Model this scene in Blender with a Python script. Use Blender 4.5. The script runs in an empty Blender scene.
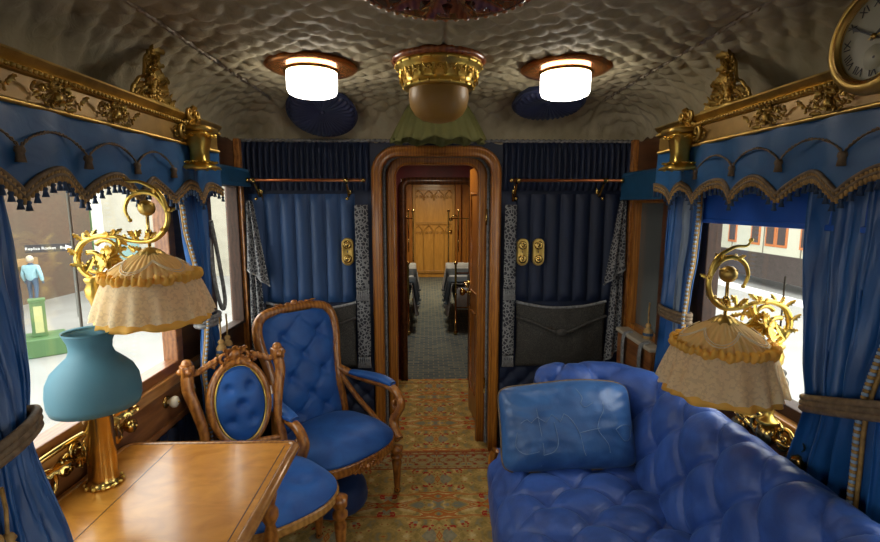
import bpy, math, random
import numpy as np
from mathutils import Vector, Matrix
random.seed(7); RNG = np.random.default_rng(7)
PI = math.pi
SC = bpy.context.scene
COL = SC.collection

# ------------------------------------------------------------------ camera, world, lights, exposure
cam_d = bpy.data.cameras.new('camera'); cam = bpy.data.objects.new('camera', cam_d); COL.objects.link(cam)
cam_d.sensor_width = 36; cam_d.lens = 36 * 480 / 880; cam_d.clip_start = .02; cam_d.clip_end = 200
cam.location = (0, 0, 1.58)
cam.rotation_euler = (PI / 2 - math.atan(67 / 480), 0, -math.radians(1.43))
SC.camera = cam
W = bpy.data.worlds.new('hall_light'); SC.world = W; W.use_nodes = True
d = bpy.data.lights.new('rear_fill_light', 'AREA'); d.shape = 'DISK'; d.size = .22; d.energy = 9; d.color = (1, .93, .82)  # unseen fill added behind the camera to raise the near ceiling's brightness
o = bpy.data.objects.new('rear_fill_light', d); COL.objects.link(o); o.location = (.05, -.9, 2.05)
W.node_tree.nodes['Background'].inputs[0].default_value = (1, .975, .93, 1)
W.node_tree.nodes['Background'].inputs[1].default_value = 6.0
SC.view_settings.view_transform = 'Standard'; SC.view_settings.look = 'None'
SC.view_settings.gamma = 1; SC.view_settings.use_curve_mapping = False
SC.view_settings.exposure = 0.0
SC.cycles.use_denoising = True
SC.cycles.max_bounces = 8; SC.cycles.diffuse_bounces = 4; SC.cycles.glossy_bounces = 4
SC.cycles.transparent_max_bounces = 16; SC.cycles.sample_clamp_indirect = 6
LAMP = 13.0          # glow of the ceiling lamp glasses
XL, XR, YF, YB, XC = -1.11, 1.23, 2.93, -1.5, .06

def portal(loc, rot, sx, sy):
    d = bpy.data.lights.new('window_portal', 'AREA'); d.shape = 'RECTANGLE'; d.size = sx; d.size_y = sy
    d.cycles.is_portal = True
    o = bpy.data.objects.new('window_portal', d); COL.objects.link(o); o.location = loc; o.rotation_euler = rot
for s, x in ((1, XL - .05), (-1, XR + .05)):
    portal((x, 1.42, 1.29), (0, -s * PI / 2, 0), .9, 1.36)
    portal((x, 2.62, 1.27), (0, -s * PI / 2, 0), .85, .45)
    portal((x, -.55, 1.29), (0, -s * PI / 2, 0), .9, 1.3)

# ------------------------------------------------------------------ helpers
class MB:
    def __init__(self): self.v = []; self.f = []; self.n = 0
    def add(self, V, F):
        V = np.asarray(V, float).reshape(-1, 3); self.v.append(V)
        self.f.extend([tuple(i + self.n for i in f) for f in F]); self.n += len(V); return self
    def grid(self, P, cu=False, cv=False, flip=False):
        P = np.asarray(P, float); nu, nv = P.shape[:2]
        a = np.arange(nu if cu else nu - 1); b = np.arange(nv if cv else nv - 1)
        A, B = np.meshgrid(a, b, indexing='ij'); A2 = (A + 1) % nu; B2 = (B + 1) % nv
        Q = np.stack([A * nv + B, A2 * nv + B, A2 * nv + B2, A * nv + B2], -1).reshape(-1, 4)
        if flip: Q = Q[:, ::-1]
        Q = Q + self.n
        self.v.append(P.reshape(-1, 3)); self.f.extend(map(tuple, Q.tolist())); self.n += nu * nv; return self
    def box(self, x0, x1, y0, y1, z0, z1, M=None):
        V = np.array([(x, y, z) for x in (x0, x1) for y in (y0, y1) for z in (z0, z1)], float)
        if M is not None: V = np.array([M @ Vector(p) for p in V])
        return self.add(V, [(0, 1, 3, 2), (4, 6, 7, 5), (0, 4, 5, 1), (2, 3, 7, 6), (0, 2, 6, 4), (1, 5, 7, 3)])
    def lathe(self, prof, c=(0, 0, 0), seg=24, M=None, sx=1, sy=1, lob=0, lamp=0.):
        t = np.linspace(0, 2 * PI, seg, endpoint=False); pr = np.array(prof, float)
        R = pr[:, 0][None, :] * (1 + lamp * np.cos(lob * t))[:, None]
        P = np.stack([R * np.cos(t)[:, None] * sx, R * np.sin(t)[:, None] * sy, np.repeat(pr[:, 1][None, :], seg, 0)], -1)
        if M is not None: P = P @ np.array(M.to_3x3()).T
        P = P + np.array(c); return self.grid(P, cu=True)
    def tube(self, path, r, seg=8, closed=False, flat=1.0, up=None):
        P = np.asarray(path, float); n = len(P)
        r = np.full(n, r, float) if np.isscalar(r) else np.asarray(r, float)
        T = (np.roll(P, -1, 0) - np.roll(P, 1, 0)) if closed else np.gradient(P, axis=0)
        T /= np.linalg.norm(T, axis=1)[:, None] + 1e-12
        if up is None:
            a = np.array([0, 0, 1.]) if abs(T[0][2]) < .9 else np.array([1., 0, 0])
            N = np.zeros_like(P); N[0] = a - T[0] * a.dot(T[0]); N[0] /= np.linalg.norm(N[0])
            for i in range(1, n):
                q = N[i - 1] - T[i] * N[i - 1].dot(T[i]); N[i] = q / (np.linalg.norm(q) + 1e-12)
        else:
            a = np.array(up, float); N = a[None] - T * (T @ a)[:, None]; N /= np.linalg.norm(N, axis=1)[:, None] + 1e-12
        B = np.cross(T, N); t = np.linspace(0, 2 * PI, seg, endpoint=False)
        ring = P[:, None] + r[:, None, None] * (np.cos(t)[None, :, None] * N[:, None] + flat * np.sin(t)[None, :, None] * B[:, None])
        m = self.n; self.grid(ring, cu=closed, cv=True, flip=True)
        if not closed:
            self.f.append(tuple(m + i for i in range(seg))); self.f.append(tuple(m + (n - 1) * seg + i for i in range(seg))[::-1])
        return self
    def sweep(self, path, prof, n, closed=False):
        """planar path, profile (a: in-plane outward, b: along plane normal n)"""
        P = np.asarray(path, float); n = np.array(n, float)
        T = (np.roll(P, -1, 0) - np.roll(P, 1, 0)) if closed else np.gradient(P, axis=0)
        T /= np.linalg.norm(T, axis=1)[:, None] + 1e-12; A = np.cross(T, n)
        pr = np.array(prof, float)
        G = P[:, None] + A[:, None] * pr[None, :, 0, None] + n[None, None] * pr[None, :, 1, None]
        m = self.n; self.grid(G, cu=closed, cv=True)
        if not closed:
            k = len(pr); self.f.append(tuple(m + i for i in range(k))); self.f.append(tuple(m + (len(P) - 1) * k + i for i in range(k))[::-1])
        return self
    def ball(self, c, r, seg=10):
        r = (r, r, r) if np.isscalar(r) else r
        t = np.linspace(0, 2 * PI, seg, endpoint=False); p = np.linspace(0, PI, seg // 2 + 1)
        T, Q = np.meshgrid(t, p, indexing='ij')
        return self.grid(np.stack([c[0] + r[0] * np.sin(Q) * np.cos(T), c[1] + r[1] * np.sin(Q) * np.sin(T), c[2] - r[2] * np.cos(Q)], -1), cu=True, flip=False)
    def leaf(self, base, d, up, L, w, curl=1.0, th=.004, lobes=3):
        """acanthus leaf: lobed, curling blade with thickness"""
        d = np.array(d, float); d /= np.linalg.norm(d); up = np.array(up, float); up -= d * up.dot(d); up /= np.linalg.norm(up) + 1e-9
        s = np.cross(d, up); u = np.linspace(0, 1, 19); v = np.linspace(-1, 1, 7)
        U, V = np.meshgrid(u, v, indexing='ij')
        wd = w * np.sin(PI * np.clip(U * .95 + .05, 0, 1)) ** .8 * (1 - .50 * np.abs(np.cos(lobes * PI * U)) ** 1.5)
        ang = curl * U ** 1.5 * 2
        lx = L * (U - .25 * curl * U ** 3); lz = L * .45 * curl * U ** 2 + wd * .45 * np.abs(V) ** 1.3
        P = np.array(base) + lx[..., None] * d + lz[..., None] * up + (wd * V)[..., None] * s
        Q = P - up * th
        self.grid(P); self.grid(Q, flip=True)
        k = len(v)  # close rim
        for A in (0, -1): self.grid(np.stack([P[:, A], Q[:, A]], 1), flip=(A == 0))
        return self
    def spiral(self, c, ax, ay, r0, r1, a0, a1, tr0, tr1, n=36, seg=7):
        t = np.linspace(0, 1, n); a = a0 + (a1 - a0) * t; r = r0 + (r1 - r0) * t
        P = np.array(c) + (r * np.cos(a))[:, None] * np.array(ax) + (r * np.sin(a))[:, None] * np.array(ay)
        self.tube(P, tr0 + (tr1 - tr0) * t, seg); self.ball(P[-1], tr1 * 1.9, 8); return P
    def foliage(self, c, a, b, n, W_, H_, k, rng, tri=True, sz=1.0):
        """dense mirrored carving: small scrolls, leaves and beads in a triangle (or lens) W_ x H_ in the a-b plane"""
        c = np.array(c, float); a = np.array(a, float); b = np.array(b, float); n = np.array(n, float)
        for i in range(k):
            q = (i + .5) / k; v = rng.uniform(0, 1) ** .8; lim = (1 - v) if tri else math.sqrt(max(0, 1 - (2 * v - 1) ** 2))
            u = rng.uniform(.08, 1) * lim; r = rng.uniform(.010, .019) * sz; a0 = rng.uniform(-3, 3); tn = rng.uniform(3.5, 5.5); lf = rng.uniform(0, 2 * PI); t = rng.uniform(0, .008) * sz
            for sg in (-1, 1):
                p = c + a * (sg * u * W_ / 2) + b * (v * H_) + n * t
                if i % 3 == 0: self.spiral(p, a * sg, b, r, r * .2, a0, a0 + tn, r * .30, r * .16, 14, 5)
                elif i % 3 == 1: self.leaf(p, a * sg * math.cos(lf) + b * abs(math.sin(lf)) + n * .35, n, r * 2.6, r * .8, .7, .002, 3)
                else: self.ball(p + n * .004, r * .45, 6)
        return self
    def obj(self, name, m, parent=None, smooth=True, bevel=0, solid=0, sub=0, angle=None, kind=None, label=None):
        me = bpy.data.meshes.new(name); V = np.concatenate(self.v)
        me.from_pydata(V.tolist(), [], self.f); me.update()
        me.materials.append(m)
        if smooth: me.polygons.foreach_set('use_smooth', [True] * len(me.polygons))
        o = bpy.data.objects.new(name, me); COL.objects.link(o)
        if angle is not None:
            try: me.set_sharp_from_angle(angle=math.radians(angle))
            except Exception: pass
        if solid: md = o.modifiers.new('s', 'SOLIDIFY'); md.thickness = solid; md.offset = 0
        if bevel:
            md = o.modifiers.new('b', 'BEVEL'); md.width = bevel; md.segments = 2; md.limit_method = 'ANGLE'
        if sub: md = o.modifiers.new('u', 'SUBSURF'); md.levels = md.render_levels = sub
        if parent is not None: o.parent = parent
        if kind: o['kind'] = kind
        if label: o['label'] = label
        return o
def tag(o, label, cat, group=None, kind=None):
    o['label'] = label; o['category'] = cat
    if group: o['group'] = group
    if kind: o['kind'] = kind
    return o
def thing(name, label, cat, loc=(0, 0, 0), rz=0, group=None):
    o = bpy.data.objects.new(name, None); COL.objects.link(o); o.empty_display_size = .05
    o.location = loc; o.rotation_euler = (0, 0, rz); return tag(o, label, cat, group)
def dup(root, loc, rz=0, label=None):
    def cp(o, par):
        c = o.copy(); COL.objects.link(c)
        if par is not None: c.parent = par
        for ch in o.children: cp(ch, c)
        return c
    r = cp(root, None); r.location = loc; r.rotation_euler = (0, 0, rz)
    if label: r['label'] = label
    return r
def box(*a, M=None): return MB().box(*a, M=M)
def smooth_path(pts, n=40, closed=False):
    """Catmull-Rom through points"""
    P = np.array(pts, float); k = len(P)
    idx = (lambda i: i % k) if closed else (lambda i: min(max(i, 0), k - 1))
    out = []; segs = k if closed else k - 1; m = max(2, n // segs)
    for i in range(segs):
        p0, p1, p2, p3 = P[idx(i - 1)], P[idx(i)], P[idx(i + 1)], P[idx(i + 2)]
        for t in np.linspace(0, 1, m, endpoint=False):
            out.append(.5 * (2 * p1 + (p2 - p0) * t + (2 * p0 - 5 * p1 + 4 * p2 - p3) * t ** 2 + (3 * p1 - p0 - 3 * p2 + p3) * t ** 3))
    if not closed: out.append(P[-1])
    return np.array(out)
def ipath(P, f):
    P = np.array(P); t = f * (len(P) - 1); i = int(min(t, len(P) - 2)); return P[i] + (P[i + 1] - P[i]) * (t - i)
def displace(P, h):
    du = np.gradient(P, axis=0); dv = np.gradient(P, axis=1); n = np.cross(du, dv); n /= np.linalg.norm(n, axis=-1)[..., None] + 1e-12
    return P + n * h[..., None]
def tuft(U, V, w, h, pleat=.45, ex=.5, crease=0):
    """diamond buttoning: 1 on the puffs, 0 at the buttons"""
    a = U / w + V / h; b = U / w - V / h
    puff = (np.abs(np.sin(PI * a)) * np.abs(np.sin(PI * b))) ** ex
    da = a - np.round(a); db = b - np.round(b); d2 = da ** 2 + db ** 2
    cr = np.maximum(np.exp(-(da / .045) ** 2), np.exp(-(db / .045) ** 2)) if crease else 0
    return pleat * puff + (1 - pleat) * (1 - np.exp(-d2 * 22)) - crease * cr
def vnoise(U, V, s=1.0, seed=0):
    r = np.random.default_rng(seed); o = np.zeros_like(U)
    for k in range(7):
        a = r.uniform(0, 2 * PI); f = s * r.uniform(.6, 2.4); o += np.sin((U * math.cos(a) + V * math.sin(a)) * f + r.uniform(0, 6)) * np.cos((U * math.sin(a) - V * math.cos(a)) * f * .7 + r.uniform(0, 6))
    return o / 3.5

# ------------------------------------------------------------------ materials
def newmat(name):
    m = bpy.data.materials.new(name); m.use_nodes = True; nt = m.node_tree
    return m, nt, nt.nodes['Principled BSDF']
def N(nt, t, **k):
    n = nt.nodes.new(t)
    for a, b in k.items(): setattr(n, a, b)
    return n
def coords(nt, scale=(1, 1, 1), world=False):
    g = N(nt, 'ShaderNodeNewGeometry') if world else N(nt, 'ShaderNodeTexCoord')
    mp = N(nt, 'ShaderNodeMapping'); mp.inputs['Scale'].default_value = scale
    nt.links.new(g.outputs['Position' if world else 'Object'], mp.inputs[0]); return mp.outputs[0]
def ramp(nt, src, stops):
    r = N(nt, 'ShaderNodeValToRGB'); e = r.color_ramp.elements
    while len(e) > 2: e.remove(e[-1])
    e[0].position, e[0].color = stops[0][0], (*stops[0][1], 1); e[1].position, e[1].color = stops[1][0], (*stops[1][1], 1)
    for p, c in stops[2:]: q = e.new(p); q.color = (*c, 1)
    nt.links.new(src, r.inputs[0]); return r.outputs[0]
def noise(nt, vec, s, det=3, dist=0):
    n = N(nt, 'ShaderNodeTexNoise'); n.inputs['Scale'].default_value = s; n.inputs['Detail'].default_value = det; n.inputs['Distortion'].default_value = dist
    nt.links.new(vec, n.inputs['Vector']); return n.outputs['Fac']
def bump(nt, src, p, st=.3, dist=.01):
    b = N(nt, 'ShaderNodeBump'); b.inputs['Strength'].default_value = st; b.inputs['Distance'].default_value = dist
    nt.links.new(src, b.inputs['Height']); nt.links.new(b.outputs[0], p.inputs['Normal'])
def mathn(nt, op, a, b=None, c=None, clamp=False):
    n = N(nt, 'ShaderNodeMath', operation=op); n.use_clamp = clamp
    for i, x in enumerate((a, b, c)):
        if x is None: continue
        if isinstance(x, (int, float)): n.inputs[i].default_value = x
        else: nt.links.new(x, n.inputs[i])
    return n.outputs[0]
def mixc(nt, f, a, b):
    n = N(nt, 'ShaderNodeMix', data_type='RGBA')
    for s, x in ((n.inputs[0], f), (n.inputs[6], a), (n.inputs[7], b)):
        if isinstance(x, (int, float)): s.default_value = x
        elif isinstance(x, tuple): s.default_value = (*x, 1)
        else: nt.links.new(x, s)
    return n.outputs[2]
def plain(name, c, rough=.5, metal=0, coat=0, var=0, vs=8, bs=0, bst=.3, bd=.004, sheen=0, sc=(1, 1, 1), spec=.5, sss=0):
    m, nt, p = newmat(name)
    p.inputs['Base Color'].default_value = (*c, 1); p.inputs['Roughness'].default_value = rough; p.inputs['Metallic'].default_value = metal
    p.inputs['Coat Weight'].default_value = coat; p.inputs['Sheen Weight'].default_value = sheen; p.inputs['Specular IOR Level'].default_value = spec
    if sheen: p.inputs['Sheen Tint'].default_value = (min(1, c[0] * 2 + .25), min(1, c[1] * 2 + .3), min(1, c[2] * 2 + .3), 1)
    v = coords(nt, sc)
    if var:
        f = noise(nt, v, vs, 4)
        nt.links.new(ramp(nt, f, [(.3, tuple(x * (1 - var) for x in c)), (.7, tuple(min(1, x * (1 + var)) for x in c))]), p.inputs['Base Color'])
    if bs: bump(nt, noise(nt, v, bs, 5, .6), p, bst, bd)
    return m
def silk(name, c, c2, rough=.42, sc=(1, 1, 6), bst=.35, sheen=.25):
    """watered silk: fine threads, long soft creases"""
    m, nt, p = newmat(name); v = coords(nt, sc)
    f = noise(nt, v, 9, 5, .8)
    nt.links.new(ramp(nt, f, [(.3, c), (.72, c2)]), p.inputs['Base Color'])
    p.inputs['Roughness'].default_value = rough; p.inputs['Sheen Weight'].default_value = sheen; p.inputs['Sheen Roughness'].default_value = .4
    p.inputs['Sheen Tint'].default_value = (.35, .55, 1, 1)
    g = noise(nt, v, 22, 6, 1.2); bump(nt, g, p, bst, .006); return m
def wood(name, a, b, sc=(1, 1, 1), rough=.3, coat=.4, s=6, wv=.25):
    m, nt, p = newmat(name); v = coords(nt, sc)
    f = noise(nt, v, s, 6, 1.5); w = N(nt, 'ShaderNodeTexWave'); w.inputs['Scale'].default_value = s * .8; w.inputs['Distortion'].default_value = 6; w.inputs['Detail'].default_value = 3
    nt.links.new(v, w.inputs['Vector'])
    q = mathn(nt, 'ADD', mathn(nt, 'MULTIPLY', f, 1 - wv), mathn(nt, 'MULTIPLY', w.outputs['Fac'], wv))
    nt.links.new(ramp(nt, q, [(.32, a), (.68, b)]), p.inputs['Base Color'])
    p.inputs['Roughness'].default_value = rough; p.inputs['Coat Weight'].default_value = coat; p.inputs['Coat Roughness'].default_value = .12
    bump(nt, f, p, .08, .003); return m
def gold(name, c=(.83, .58, .17), rough=.28, bs=60):
    m, nt, p = newmat(name); p.inputs['Metallic'].default_value = 1; v = coords(nt)
    f = noise(nt, v, 14, 4); nt.links.new(ramp(nt, f, [(.3, tuple(x * .6 for x in c)), (.62, c)]), p.inputs['Base Color'])
    p.inputs['Roughness'].default_value = rough; bump(nt, noise(nt, v, bs, 3), p, .25, .002); return m
GOLD = gold('gilt_metal', (.86, .60, .14), rough=.34); GOLD_OLD = gold('old_gilding', (.62, .42, .12), .42, 90); BRASS = gold('brass', (.60, .40, .12), .2, 12)
GOLD_PALE = plain('pale_gilded_frieze', (.34, .20, .05), .45, .35, 0, .25, 14)
SOFA = silk('sofa_silk', (.018, .052, .22), (.042, .112, .42), .44, (1, 1, 1), .4)
CHAIR = silk('chair_silk', (.008, .070, .30), (.018, .125, .45), .5, (1, 1, 1), .3)
CURT = silk('curtain_silk', (.005, .050, .18), (.015, .110, .35), .38, (1, 1, .25), .45)
VAL = silk('valance_silk', (.012, .075, .20), (.022, .115, .29), .45, (.6, .6, 1), .25)
LINING = silk('curtain_lining', (.14, .19, .27), (.22, .28, .36), .5, (1, 1, .3), .2)
NAVY = silk('navy_wall_silk', (.0025, .008, .028), (.005, .014, .048), .6, (1, 1, .3), .15, .04)
PANEL = silk('blue_panel_silk', (.007, .036, .11), (.014, .058, .17), .55, (1, 1, .3), .15, .08)
BLIND = plain('blue_blind_cloth', (.008, .07, .16), .6, var=.15, bs=60, bst=.1)
PILLOW = silk('pillow_silk', (.022, .075, .22), (.050, .15, .38), .38, (1, 1, 1), .25)
WOOD = wood('walnut', (.23, .072, .011), (.52, .205, .038), (3, 3, 3), .3, .5)
WOOD_D = wood('dark_walnut', (.045, .016, .006), (.12, .045, .014), (2, .6, 4), .35, .3)
WOOD_A = wood('amber_wood', (.25, .082, .010), (.46, .175, .022), (4, 4, .6), .32, .2)
FRAME_D = wood('dark_sash_wood', (.022, .008, .003), (.045, .016, .006), (3, 3, 3), .7, 0)
WOOD_S = wood('sill_wood', (.30, .13, .035), (.52, .25, .07), (6, .6, 6), .35, .3)
WOOD_T = wood('table_walnut', (.50, .195, .026), (.70, .31, .048), (1.3, 2.5, 1), .26, .28, 5, .05)
WOOD_P = wood('panel_walnut', (.17, .06, .018), (.34, .135, .04), (4, .6, 4), .4, .3)
FAR_DOOR = wood('honey_wood', (.48, .22, .03), (.66, .34, .06), (3, 3, .5), .4, .3)
MAROON = plain('maroon_quilting', (.13, .008, .012), .55, var=.3, sheen=.3)
BLACK = plain('black_paint', (.01, .01, .012), .4)
PORC = plain('porcelain', (.78, .70, .52), .15, coat=.6)
TAN = plain('gold_thread', (.34, .20, .06), .6, var=.4, vs=50, bs=90)
TANB = plain('brown_thread', (.15, .10, .055), .65, var=.4, vs=60, bs=90)
BLUETH = plain('blue_thread', (.02, .045, .10), .7, var=.4, vs=50, bs=90)
GREYTH = plain('grey_thread', (.22, .22, .22), .7, var=.4, vs=60, bs=90)
def lace(name, c, dark, scale=40, hole=True):
    m, nt, p = newmat(name); v = coords(nt)
    w = N(nt, 'ShaderNodeTexVoronoi'); w.inputs['Scale'].default_value = scale; w.feature = 'DISTANCE_TO_EDGE'; nt.links.new(v, w.inputs['Vector'])
    f = mathn(nt, 'GREATER_THAN', w.outputs['Distance'], .12)
    nt.links.new(mixc(nt, f, c, dark), p.inputs['Base Color']); p.inputs['Roughness'].default_value = .8
    bump(nt, w.outputs['Distance'], p, .4, .003); return m
LACE_G = lace('grey_black_lace', (.20, .20, .20), (.022, .022, .03), 48)
NET = lace('charcoal_net', (.06, .055, .045), (.018, .017, .016), 130)
def shade_lace():
    m, nt, p = newmat('cream_lace'); v = coords(nt)
    p.inputs['Base Color'].default_value = (.86, .76, .52, 1); p.inputs['Roughness'].default_value = .8
    w = N(nt, 'ShaderNodeTexVoronoi'); w.inputs['Scale'].default_value = 110; nt.links.new(v, w.inputs['Vector'])
    f = mathn(nt, 'ADD', mathn(nt, 'MULTIPLY', noise(nt, v, 60, 3), .7), mathn(nt, 'MULTIPLY', w.outputs['Distance'], .45))
    f = mathn(nt, 'MULTIPLY', mathn(nt, 'GREATER_THAN', f, .62), .16)
    tr = N(nt, 'ShaderNodeBsdfTransparent'); tl = N(nt, 'ShaderNodeBsdfTranslucent'); tl.inputs[0].default_value = (.9, .8, .56, 1)
    mx = N(nt, 'ShaderNodeMixShader'); mx.inputs[0].default_value = .55; nt.links.new(p.outputs[0], mx.inputs[1]); nt.links.new(tl.outputs[0], mx.inputs[2])
    m2 = N(nt, 'ShaderNodeMixShader'); nt.links.new(f, m2.inputs[0]); nt.links.new(mx.outputs[0], m2.inputs[1]); nt.links.new(tr.outputs[0], m2.inputs[2])
    nt.links.new(m2.outputs[0], nt.nodes['Material Output'].inputs[0]); return m
def translucent(name, c, t=.5, rough=.6, var=.15):
    m, nt, p = newmat(name); v = coords(nt); f = noise(nt, v, 20, 3)
    col = ramp(nt, f, [(.3, tuple(x * (1 - var) for x in c)), (.7, c)]); nt.links.new(col, p.inputs['Base Color']); p.inputs['Roughness'].default_value = rough
    tl = N(nt, 'ShaderNodeBsdfTranslucent'); nt.links.new(col, tl.inputs[0])
    mx = N(nt, 'ShaderNodeMixShader'); mx.inputs[0].default_value = t; nt.links.new(p.outputs[0], mx.inputs[1]); nt.links.new(tl.outputs[0], mx.inputs[2])
    nt.links.new(mx.outputs[0], nt.nodes['Material Output'].inputs[0]); return m
LACE_C = shade_lace(); SILK_Y = translucent('yellow_silk', (.95, .62, .13), .5); SILK_C = translucent('cream_silk', (.95, .68, .26), .45)
OPAL_B = translucent('blue_opal_glass', (.10, .26, .34), .25, .55, .05)
GAUZE = translucent('olive_gauze', (.20, .20, .06), .35, .7)
def pane_mat():
    m, nt, p = newmat('window_glass'); tr = N(nt, 'ShaderNodeBsdfTransparent'); tr.inputs[0].default_value = (.95, .97, .96, 1)
    gl = N(nt, 'ShaderNodeBsdfGlossy'); gl.inputs['Roughness'].default_value = .02
    mx = N(nt, 'ShaderNodeMixShader'); mx.inputs[0].default_value = .05
    nt.links.new(tr.outputs[0], mx.inputs[1]); nt.links.new(gl.outputs[0], mx.inputs[2]); nt.links.new(mx.outputs[0], nt.nodes['Material Output'].inputs[0]); return m
PANE = pane_mat()
def frosted():
    m, nt, p = newmat('grey_gauzed_glass'); tr = N(nt, 'ShaderNodeBsdfTransparent'); tr.inputs[0].default_value = (.5, .52, .5, 1)
    p.inputs['Base Color'].default_value = (.10, .105, .10, 1); p.inputs['Roughness'].default_value = .15
    mx = N(nt, 'ShaderNodeMixShader'); mx.inputs[0].default_value = .8
    nt.links.new(tr.outputs[0], mx.inputs[1]); nt.links.new(p.outputs[0], mx.inputs[2]); nt.links.new(mx.outputs[0], nt.nodes['Material Output'].inputs[0]); return m
PANE_G = frosted()
def glow(name, c, s):
    m, nt, p = newmat(name); p.inputs['Base Color'].default_value = (.9, .9, .9, 1); p.inputs['Emission Color'].default_value = (*c, 1)
    p.inputs['Emission Strength'].default_value = s; return m
GLOW = glow('lit_lamp_glass', (1, .93, .82), LAMP)
def ceil_mat():
    m, nt, p = newmat('quilted_ceiling_silk'); v = coords(nt)
    f = noise(nt, v, 5, 5, .4)
    nt.links.new(ramp(nt, f, [(.3, (.28, .24, .145)), (.7, (.44, .385, .26))]), p.inputs['Base Color'])
    p.inputs['Roughness'].default_value = .7; p.inputs['Specular IOR Level'].default_value = .25
    bump(nt, noise(nt, v, 24, 4, 1.0), p, .4, .010); return m
CEIL = ceil_mat()
def carpet_mat():
    m, nt, p = newmat('floral_carpet'); g = N(nt, 'ShaderNodeNewGeometry'); sx = N(nt, 'ShaderNodeSeparateXYZ'); nt.links.new(g.outputs['Position'], sx.inputs[0])
    X, Y = sx.outputs[0], sx.outputs[1]
    mx = mathn(nt, 'PINGPONG', mathn(nt, 'ADD', X, 4.0), .27); my = mathn(nt, 'PINGPONG', mathn(nt, 'ADD', Y, 4.13), .24)
    cb = N(nt, 'ShaderNodeCombineXYZ'); nt.links.new(mx, cb.inputs[0]); nt.links.new(my, cb.inputs[1]); v = cb.outputs[0]
    base = ramp(nt, noise(nt, v, 15, 4, .6), [(.30, (.22, .23, .17)), (.42, (.40, .27, .08)), (.55, (.60, .40, .13)), (.70, (.70, .56, .28))])
    grn = mathn(nt, 'GREATER_THAN', noise(nt, v, 34, 2, 1), .58)
    c = mixc(nt, mathn(nt, 'MULTIPLY', grn, .35), base, (.19, .15, .04))
    bl = mathn(nt, 'GREATER_THAN', noise(nt, v, 7.3, 1, .3), .60); c = mixc(nt, mathn(nt, 'MULTIPLY', bl, .65), c, (.20, .23, .20))
    # vines
    w = noise(nt, v, 4.4, 0, .5); d = mathn(nt, 'ABSOLUTE', mathn(nt, 'SUBTRACT', w, .5)); vine = mathn(nt, 'LESS_THAN', mathn(nt, 'ABSOLUTE', mathn(nt, 'SUBTRACT', d, .022)), .013)
    c = mixc(nt, mathn(nt, 'MULTIPLY', vine, .85), c, (.52, .13, .02))
    # red blossoms
    def vor(sc):
        q = N(nt, 'ShaderNodeTexVoronoi'); q.inputs['Scale'].default_value = sc; nt.links.new(v, q.inputs['Vector']); return q
    big, sm = vor(14), vor(52); sel = N(nt, 'ShaderNodeSeparateColor'); nt.links.new(big.outputs['Color'], sel.inputs[0])
    petal = mathn(nt, 'MULTIPLY', mathn(nt, 'LESS_THAN', sm.outputs['Distance'], .50), mathn(nt, 'LESS_THAN', mathn(nt, 'ADD', big.outputs['Distance'], mathn(nt, 'MULTIPLY', noise(nt, v, 40, 1), .25)), .44))
    red = mathn(nt, 'MULTIPLY', petal, mathn(nt, 'GREATER_THAN', sel.outputs[0], .36))
    c = mixc(nt, mathn(nt, 'MULTIPLY', red, .92), c, (.44, .022, .016))
    pl = mathn(nt, 'MULTIPLY', petal, mathn(nt, 'LESS_THAN', sel.outputs[0], .22)); c = mixc(nt, mathn(nt, 'MULTIPLY', pl, .55), c, (.22, .26, .28))
    sp = mathn(nt, 'LESS_THAN', vor(26).outputs['Distance'], .16); c = mixc(nt, mathn(nt, 'MULTIPLY', sp, .7), c, (.40, .07, .02))
    # border band before the doorway
    yb = mathn(nt, 'MULTIPLY', mathn(nt, 'GREATER_THAN', Y, 2.70), mathn(nt, 'LESS_THAN', Y, 2.90))
    px = mathn(nt, 'PINGPONG', mathn(nt, 'ADD', X, 4.0), .09); cb2 = N(nt, 'ShaderNodeCombineXYZ'); nt.links.new(px, cb2.inputs[0]); nt.links.new(mathn(nt, 'ABSOLUTE', mathn(nt, 'SUBTRACT', Y, 2.80)), cb2.inputs[1])
    bc = ramp(nt, noise(nt, cb2.outputs[0], 30, 2), [(.38, (.30, .05, .025)), (.46, (.36, .26, .10)), (.56, (.42, .33, .16)), (.66, (.18, .20, .17))])
    c = mixc(nt, yb, c, bc)
    for yy in (2.70, 2.735, 2.865, 2.90, 4.10):
        ln = mathn(nt, 'LESS_THAN', mathn(nt, 'ABSOLUTE', mathn(nt, 'SUBTRACT', Y, yy)), .007 if yy != 2.9 else .012)
        c = mixc(nt, mathn(nt, 'MULTIPLY', ln, .85), c, (.30, .07, .02) if yy != 2.735 else (.40, .30, .12))
    nt.links.new(c, p.inputs['Base Color']); p.inputs['Roughness'].default_value = .95; p.inputs['Specular IOR Level'].default_value = .1
    bump(nt, noise(nt, g.outputs['Position'], 260, 2), p, .5, .003); return m
CARPET = carpet_mat()
def bedroom_carpet():
    m, nt, p = newmat('blue_grey_carpet'); v = coords(nt, (1, 1, 1), True)
    b = N(nt, 'ShaderNodeTexBrick'); b.inputs['Scale'].default_value = 5; b.inputs['Color1'].default_value = (.045, .075, .10, 1); b.inputs['Color2'].default_value = (.14, .16, .14, 1)
    b.inputs['Mortar'].default_value = (.22, .20, .13, 1); b.inputs['Mortar Size'].default_value = .03; nt.links.new(v, b.inputs['Vector'])
    nt.links.new(b.outputs[0], p.inputs['Base Color']); p.inputs['Roughness'].default_value = .95; return m
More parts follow.
